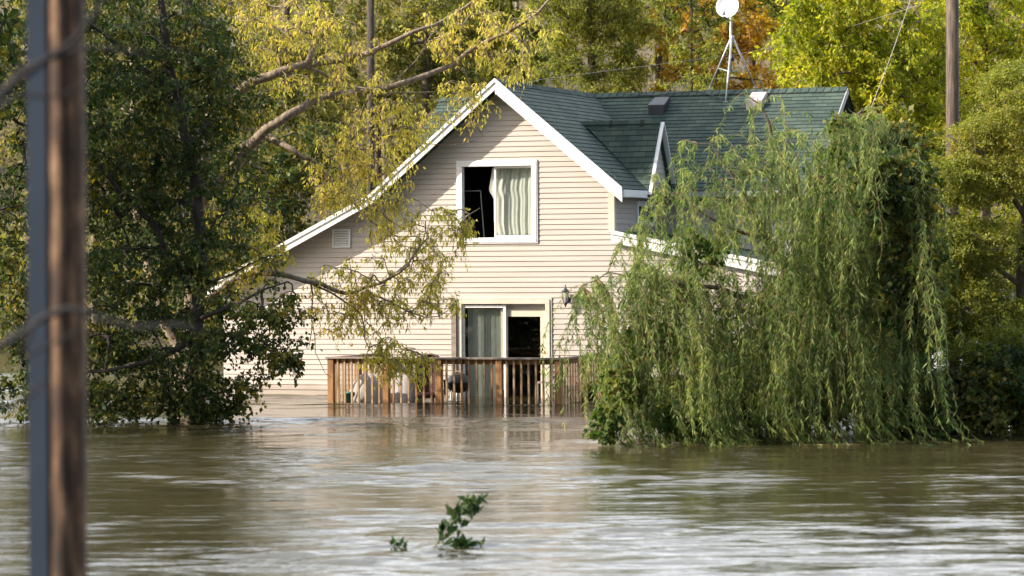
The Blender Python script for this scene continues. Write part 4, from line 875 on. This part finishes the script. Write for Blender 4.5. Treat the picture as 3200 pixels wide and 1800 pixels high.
# ---- weeping willow
def willow():
    rng = np.random.default_rng(91); Yc = 46.0; root = gz(2480, Yc + .5, -.8); off = np.array(tuple(root))
    T = thing('weeping_willow', 'weeping willow with long grey green strands trailing in the flood right of the house', 'tree', root)
    limbs = [[(root, .26), (at(2480, 1100, Yc + .5), .22), (at(2500, 850, Yc + .4), .18), (at(2560, 600, Yc + .3), .12), (at(2620, 420, Yc), .05), (at(2700, 340, Yc), .02)],
             [(at(2490, 900, Yc + .4), .12), (at(2380, 720, Yc), .05), (at(2300, 560, Yc - .2), .025), (at(2220, 450, Yc - .3), .012), (at(2150, 440, Yc - .3), .01)],
             [(at(2400, 750, Yc), .035), (at(2250, 700, Yc - .4), .02), (at(2120, 610, Yc - .5), .012), (at(2040, 570, Yc - .5), .01)],
             [(at(2500, 850, Yc + .4), .1), (at(2640, 680, Yc), .06), (at(2760, 520, Yc), .03), (at(2860, 470, Yc), .015)],
             [(at(2480, 1000, Yc + .3), .08), (at(2250, 900, Yc - .5), .035), (at(2050, 870, Yc - .8), .018), (at(1900, 850, Yc - .9), .01), (at(1820, 890, Yc - .9), .007)],
             [(at(2500, 620, Yc + .3), .05), (at(2420, 450, Yc), .03), (at(2380, 330, Yc), .015), (at(2320, 290, Yc), .008)],
             [(at(2480, 950, Yc + .3), .08), (at(2600, 880, Yc - .6), .05), (at(2640, 800, Yc - .9), .03), (at(2760, 760, Yc - .9), .012), (at(2830, 790, Yc - .9), .006)]]
    tub = MB(); nodes = []
    for i, tr in enumerate(limbs):
        P = wiggle(tr, .03, i + 500); tub.tube([p - root for p, _ in P], [r for _, r in P], 10); nodes += [tuple(p) for p, _ in P[4 if i == 0 else 1:]]
    tub.build('trunk', M['bark'], T); nd = np.array(nodes)
    tx = [1770, 1800, 1900, 2000, 2060, 2160, 2220, 2330, 2420, 2600, 2720, 2830, 2940]; ty = [1010, 900, 830, 700, 540, 460, 440, 350, 300, 340, 370, 440, 700]
    def in_sparse(x, y):
        return (y < 760 and x < 2380 + (y - 300) * .12) or (x < 2680 and y < 410)
    S_, n_target = [], 1250
    while len(S_) < n_target:
        x = rng.uniform(1775, 2930); t = np.interp(x, tx, ty); y = t + rng.exponential(300) if rng.random() < .62 else rng.uniform(max(t, 850), 1220)
        if y > 1230: continue
        p = 1.0
        if in_sparse(x, y): p = .22 if y < 420 else (.42 if y < 600 else .85)
        if x < 1960: p *= .05 if x < 1850 else (.12 if x < 1910 else .4)
        if 2180 < x < 2330 and 820 < y < 960: p *= .5
        if x > 2740: p *= .45
        if rng.random() > p: continue
        ln = rng.uniform(150, 520) if not in_sparse(x, y) else rng.uniform(110, 330)
        dp_ = rng.uniform(-1.5, 1.3); kk = rng.integers(2, 7) if not in_sparse(x, y) else rng.integers(1, 4)
        for _ in range(kk): S_.append((x + rng.normal(0, 27), max(y + rng.normal(0, 35), np.interp(x, tx, ty) - 10), ln * rng.uniform(.55, 1.15), dp_ + rng.normal(0, .12)))
    segs = []; LP_, LD_ = [], []
    clump = {}
    for (x, y, ln, dp_) in S_:
        dep = Yc + dp_ * (1 if x > 1900 else .4) - .5; p0 = np.array(tuple(at(x, y, dep))); m = 9600 / dep
        d = nd - p0; k = int(np.argmin((d ** 2).sum(1) + 2.0 * np.clip(-d[:, 2] , 0, 9) * 0)); src = nd[k]
        dist = np.linalg.norm(src - p0); segn = 5; prev = src
        if dist < 1.6:
            for i in range(1, segn + 1):
                t = i / segn; q = src + (p0 - src) * t + np.array([0, 0, .14 * dist * math.sin(t * math.pi)]); segs.append((*(prev - off), *(q - off), .005 - .003 * t, .0045 - .003 * t))
                if i > 1: m_ = int(dist * 5) + 3; tq = rng.uniform(0, 1, (m_, 1)); LP_.append(prev * (1 - tq) + q * tq); dq = rng.normal(0, .6, (m_, 3)); dq[:, 2] -= .8; LD_.append(dq)
                prev = q
        out = (p0 - src); out[2] = 0; out = out / (np.linalg.norm(out) + 1e-6) * rng.uniform(.05, .35); L_ = ln / m; nseg = 10; prev = p0; sway = rng.normal(0, .10, 2); curl = rng.uniform(0, .12)
        pts = [p0]
        for i in range(1, nseg + 1):
            t = i / nseg; q = p0 + np.array([out[0] * (1 - (1 - t) ** 2) + sway[0] * t + .05 * math.sin(t * 5 + x), out[1] * (1 - (1 - t) ** 2) + sway[1] * t, -L_ * (t ** 1.15) + .1 * math.sin(min(1, t * 3) * 3.14) * .4])
            if q[2] < .35: q[0] += (.35 - q[2]) * rng.uniform(.5, 1.0) * (1 if x > 1950 else .2)          # the current drags the tips downstream
            if q[2] < .012: q[2] = .012 + .01 * rng.random(); q[0] = prev[0] + .1; 
            segs.append((*(prev - off), *(q - off), .003 * (1 - t) + .0012, .003 * (1 - t * .9) + .0011)); pts.append(q); prev = q
        pts = np.array(pts); nl = int(L_ / .0155 * rng.uniform(.35, 1.25)); tt = rng.uniform(0, nseg - .001, nl); i0 = tt.astype(int); fr_ = (tt - i0)[:, None]; P = pts[i0] * (1 - fr_) + pts[i0 + 1] * fr_; tg = pts[i0 + 1] - pts[i0]; tg /= np.linalg.norm(tg, axis=1, keepdims=True) + 1e-9
        ang = rng.uniform(0, 6.28, nl); sd = np.stack([np.cos(ang), np.sin(ang), np.zeros(nl)], 1); LP_.append(P); LD_.append(tg * .9 + sd * rng.uniform(.2, 1.2, (nl, 1)) - np.array([0, 0, .25]))
    tubes_np('strands', segs, M['twig'], T, 3); P = np.concatenate(LP_); D = np.concatenate(LD_); ok = P[:, 2] > .02
    leaf_mesh('foliage', P[ok] - off, D[ok], .115, .0165, M['L_willow'], T, rng, lift=.06)
    print('willow leaves', len(P))
willow()
# thick darker growth under and behind the willow
tree('bushy_tree', 'dark green bushy tree behind the willow strands', 'tree', [[(gz(2700, 50), .14), (at(2700, 900, 50), .1), (at(2720, 600, 50), .06)], [(at(2700, 1000, 50), .05), (at(2560, 900, 50), .03)]],
     [(2720, 650, 170, 260, 49, 1, 1.3), (2800, 620, 90, 240, 46.2, .5, .7), (2850, 800, 60, 300, 45.0, .3, .55), (2760, 560, 50, 120, 44.6, .3, .15), (2660, 1000, 240, 260, 48.6, 1, 1.5), (2380, 1180, 330, 150, 47.8, .8, 1.5), (2820, 1050, 90, 200, 47.5, .5, .5), (2450, 980, 90, 150, 49, .7, .3)], 640, 85, .11, .08, 'L_dark', 'dkbark', spread=.33, droop=.35, seed=61)
# grape vine in the willow
tree('grape_vine', 'bright green broad leaved vine climbing the left foot of the willow', 'vine', [[(gz(2010, 45.2, -.3), .02), (at(1990, 1250, 45.2), .018), (at(2010, 1050, 45.2), .012)], [(at(1990, 1250, 45.2), .01), (at(1930, 1200, 44.9), .008), (at(1885, 1300, 44.9), .004)], [(at(2010, 1050, 45.2), .01), (at(2200, 820, 45.4), .008), (at(2280, 700, 45.4), .005)]],
     [(1960, 1190, 70, 70, 44.3, .3, 1.1), (1895, 1310, 40, 50, 44.2, .2, .6), (2030, 1060, 80, 60, 45.2, .3, .7), (2070, 1310, 60, 45, 44.9, .3, .45), (2200, 1330, 60, 30, 44.9, .3, .25), (2200, 780, 90, 70, 45.4, .3, .35), (1980, 1110, 60, 60, 45.2, .3, .5)],
     150, 30, .085, .08, 'L_vine', 'twig', spread=.17, droop=.3, seed=62, rmin=.003, r0=.003, cname='leaves')
tree('bindweed', 'lighter green round leaved creeper among the top of the willow', 'vine', [[(gz(2610, 44.8, -.3), .015), (at(2620, 900, 44.8), .012), (at(2620, 400, 45), .006)]], [(2620, 420, 60, 90, 44.9, .3, 1), (2690, 560, 120, 120, 45, .4, .5), (2630, 830, 120, 150, 44.8, .4, .6)], 40, 18, .075, .07, 'L_vine', 'twig', spread=.18, droop=.3, seed=63, rmin=.003, r0=.003, cname='leaves')
# feathery tree at right
tree('feathery_tree', 'olive fine leaved tree with layered boughs at the right edge', 'tree',
     [[(gz(3180, 49), .16), (at(3200, 900, 49), .13), (at(3220, 500, 49), .1), (at(3230, -200, 49), .05)], [(at(3200, 900, 49), .05), (at(3050, 780, 48.6), .03), (at(2900, 700, 48.4), .012)], [(at(3220, 700, 49), .05), (at(3080, 480, 48.6), .03), (at(2960, 420, 48.4), .012)], [(at(3200, 1000, 49), .05), (at(3060, 960, 48.6), .03), (at(2900, 960, 48.4), .012)]],
     [(3050, 560, 190, 90, 48.7, .9, 1), (3020, 760, 190, 90, 48.6, .9, 1.1), (3030, 960, 180, 110, 48.6, .9, 1.1), (3200, 300, 150, 120, 49, 1, .8), (3300, 600, 200, 500, 49.5, 1.3, 1.3), (3090, 420, 110, 60, 48.8, .7, .4), (2960, 1030, 90, 60, 48.5, .5, .25), (3120, 1090, 160, 70, 47.2, .6, .7), (2900, 880, 70, 200, 48.3, .6, .5)],
     800, 150, .058, .026, 'L_feather', 'bark', spread=.34, droop=.15, seed=64, r0=.005, rmin=.003, flat=.35)
tree('bank_shrub', 'dark tangled shrub along the water at lower right', 'shrub', [[(gz(2950, 46.5), .07), (at(2950, 1250, 46.5), .05), (at(2930, 1150, 46.5), .03)], [(at(2950, 1300, 46.5), .04), (at(3100, 1220, 46.5), .02)], [(at(2950, 1300, 46.5), .04), (at(2780, 1260, 46.5), .02)]],
     [(2980, 1260, 270, 90, 46.5, .8, 2), (3130, 1180, 140, 90, 46.6, .7, .8), (2780, 1220, 120, 110, 47, .6, .8), (3250, 1250, 150, 110, 46.6, .8, .5)], 330, 80, .09, .065, 'L_dark', 'dkbark', spread=.26, droop=.4, seed=65, r0=.005)
tree('creeper_clump', 'paler round leaved creeper at the waterline in front of the dark shrub', 'vine', [[(gz(2800, 45.6, -.2), .01), (at(2790, 1310, 45.6), .006)]], [(2785, 1290, 55, 35, 45.6, .2, 1), (2930, 1330, 60, 20, 45.6, .2, .5), (3120, 1300, 50, 30, 45.7, .2, .3)], 24, 22, .07, .065, 'L_vine', 'twig', spread=.14, droop=.3, seed=66, rmin=.002, r0=.002, cname='leaves')
# pale neighbouring house glimpsed at right
nb = at(3130, 1130, 72); NBH = thing('neighbour_house', 'white wall of a neighbouring house glimpsed through the trees at right', 'house', (nb.x, nb.y, 0))
g = MB(); courses(g, (0, 0, 0), (1, 0, 0), (0, 0, 1), (0, -1, 0), [(-1.6, -.5), (6, -.5), (6, 1.25), (-1.6, 1.25)], .12, .015); g.quad((-1.6, 0, -.5), (-1.6, 6, -.5), (-1.6, 6, 1.25), (-1.6, 0, 1.25)); g.build('wall', M['white'], NBH)
g = MB(); g.add([(-1.9, -.3, 1.2), (6.3, -.3, 1.2), (6.3, 3, 1.9), (-1.9, 3, 1.9), (-1.9, 6.3, 1.2), (6.3, 6.3, 1.2)], [(0, 1, 2, 3), (3, 2, 5, 4)], uv=[(0, 0), (8, 0), (8, 3), (0, 3), (0, 0), (8, 0)]); g.build('roof', M['ventd'], NBH)

# ---- sprigs in the flood
def sprig(name, label, pts, nleaf, L, Wd, seed, Y, group=None, spread=.1):
    rng = np.random.default_rng(seed); P = [at(x, y, Y) for x, y in pts]; root = P[0]; T = thing(name, label, 'plant', root, 0, group); g = MB(); g.tube([p - root for p in P], [.006 - .004 * i / (len(P) - 1) for i in range(len(P))], 6); g.build('stem', M['twig'], T)
    pp = np.array([tuple(p) for p in P]); t = rng.uniform(.05, 1, nleaf) ** .7 * (len(P) - 1.001); i = t.astype(int); f = (t - i)[:, None]; Q = pp[i] * (1 - f) + pp[i + 1] * f + rng.normal(0, spread * .35, (nleaf, 3)); D = (pp[i + 1] - pp[i]); D /= np.linalg.norm(D, axis=1, keepdims=True); D = D * .5 + rng.normal(0, .7, (nleaf, 3)); D[:, 2] -= .15
    Q[:, 2] = np.maximum(Q[:, 2], .03); leaf_mesh('leaves', Q - np.array(tuple(root)), D, L, Wd, M['L_sprig'], T, rng)
YS = 2.75 * 9600 / (1712 - 800)
sprig('leafy_branch', 'dark leafy branch tip sticking up out of the flood in the foreground', [(1345, 1722), (1375, 1690), (1400, 1655), (1430, 1615), (1462, 1585), (1490, 1560)], 125, .125, .055, 1, YS, spread=.12)
GS = 'leaf tips poking out of the water'
sprig('leafy_sprig', 'small pair of leaves in the water left of the branch tip', [(1222, 1728), (1235, 1718), (1246, 1708)], 14, .10, .05, 2, YS, GS, .09)
sprig('leafy_sprig', 'small star of dark leaves in the water just right of the branch tip', [(1438, 1728), (1445, 1712), (1450, 1696)], 28, .12, .055, 3, YS, GS, .11)
sprig('leafy_sprig', 'single small leaf in the water, rightmost of the floating sprigs', [(1506, 1724), (1507, 1716), (1507, 1710)], 5, .09, .05, 4, YS, GS, .03)
# plant on the deck
a_, z_ = hp(1862, 1215, -1.0)
pot(1850, 1222, -1.0, .12, .24, 'purple', 'flower_pot', 'dark purple glazed pot at the right end of the deck', 'pot')
pp_ = HL(hp(1850, 1222, -1.0)[0], -1.0, hp(1850, 1222, -1.0)[1]); rngp = np.random.default_rng(9); T = thing('potted_plant', 'bushy green plant growing in the purple pot on the deck', 'plant', pp_)
n = 320; D = rngp.normal(size=(n, 3)); D[:, 2] = abs(D[:, 2]) * .5 + .1; Q = D * rngp.uniform(.03, .17, (n, 1)); leaf_mesh('leaves', Q, D, .07, .05, M['L_vine'], T, rngp)
g = MB()
for k in range(8): a = k * .8; g.tube([(0, 0, -.04), (.05 * math.cos(a), .05 * math.sin(a), .07), (.12 * math.cos(a), .12 * math.sin(a), .12)], .004, 4)
g.build('stems', M['twig'], T)
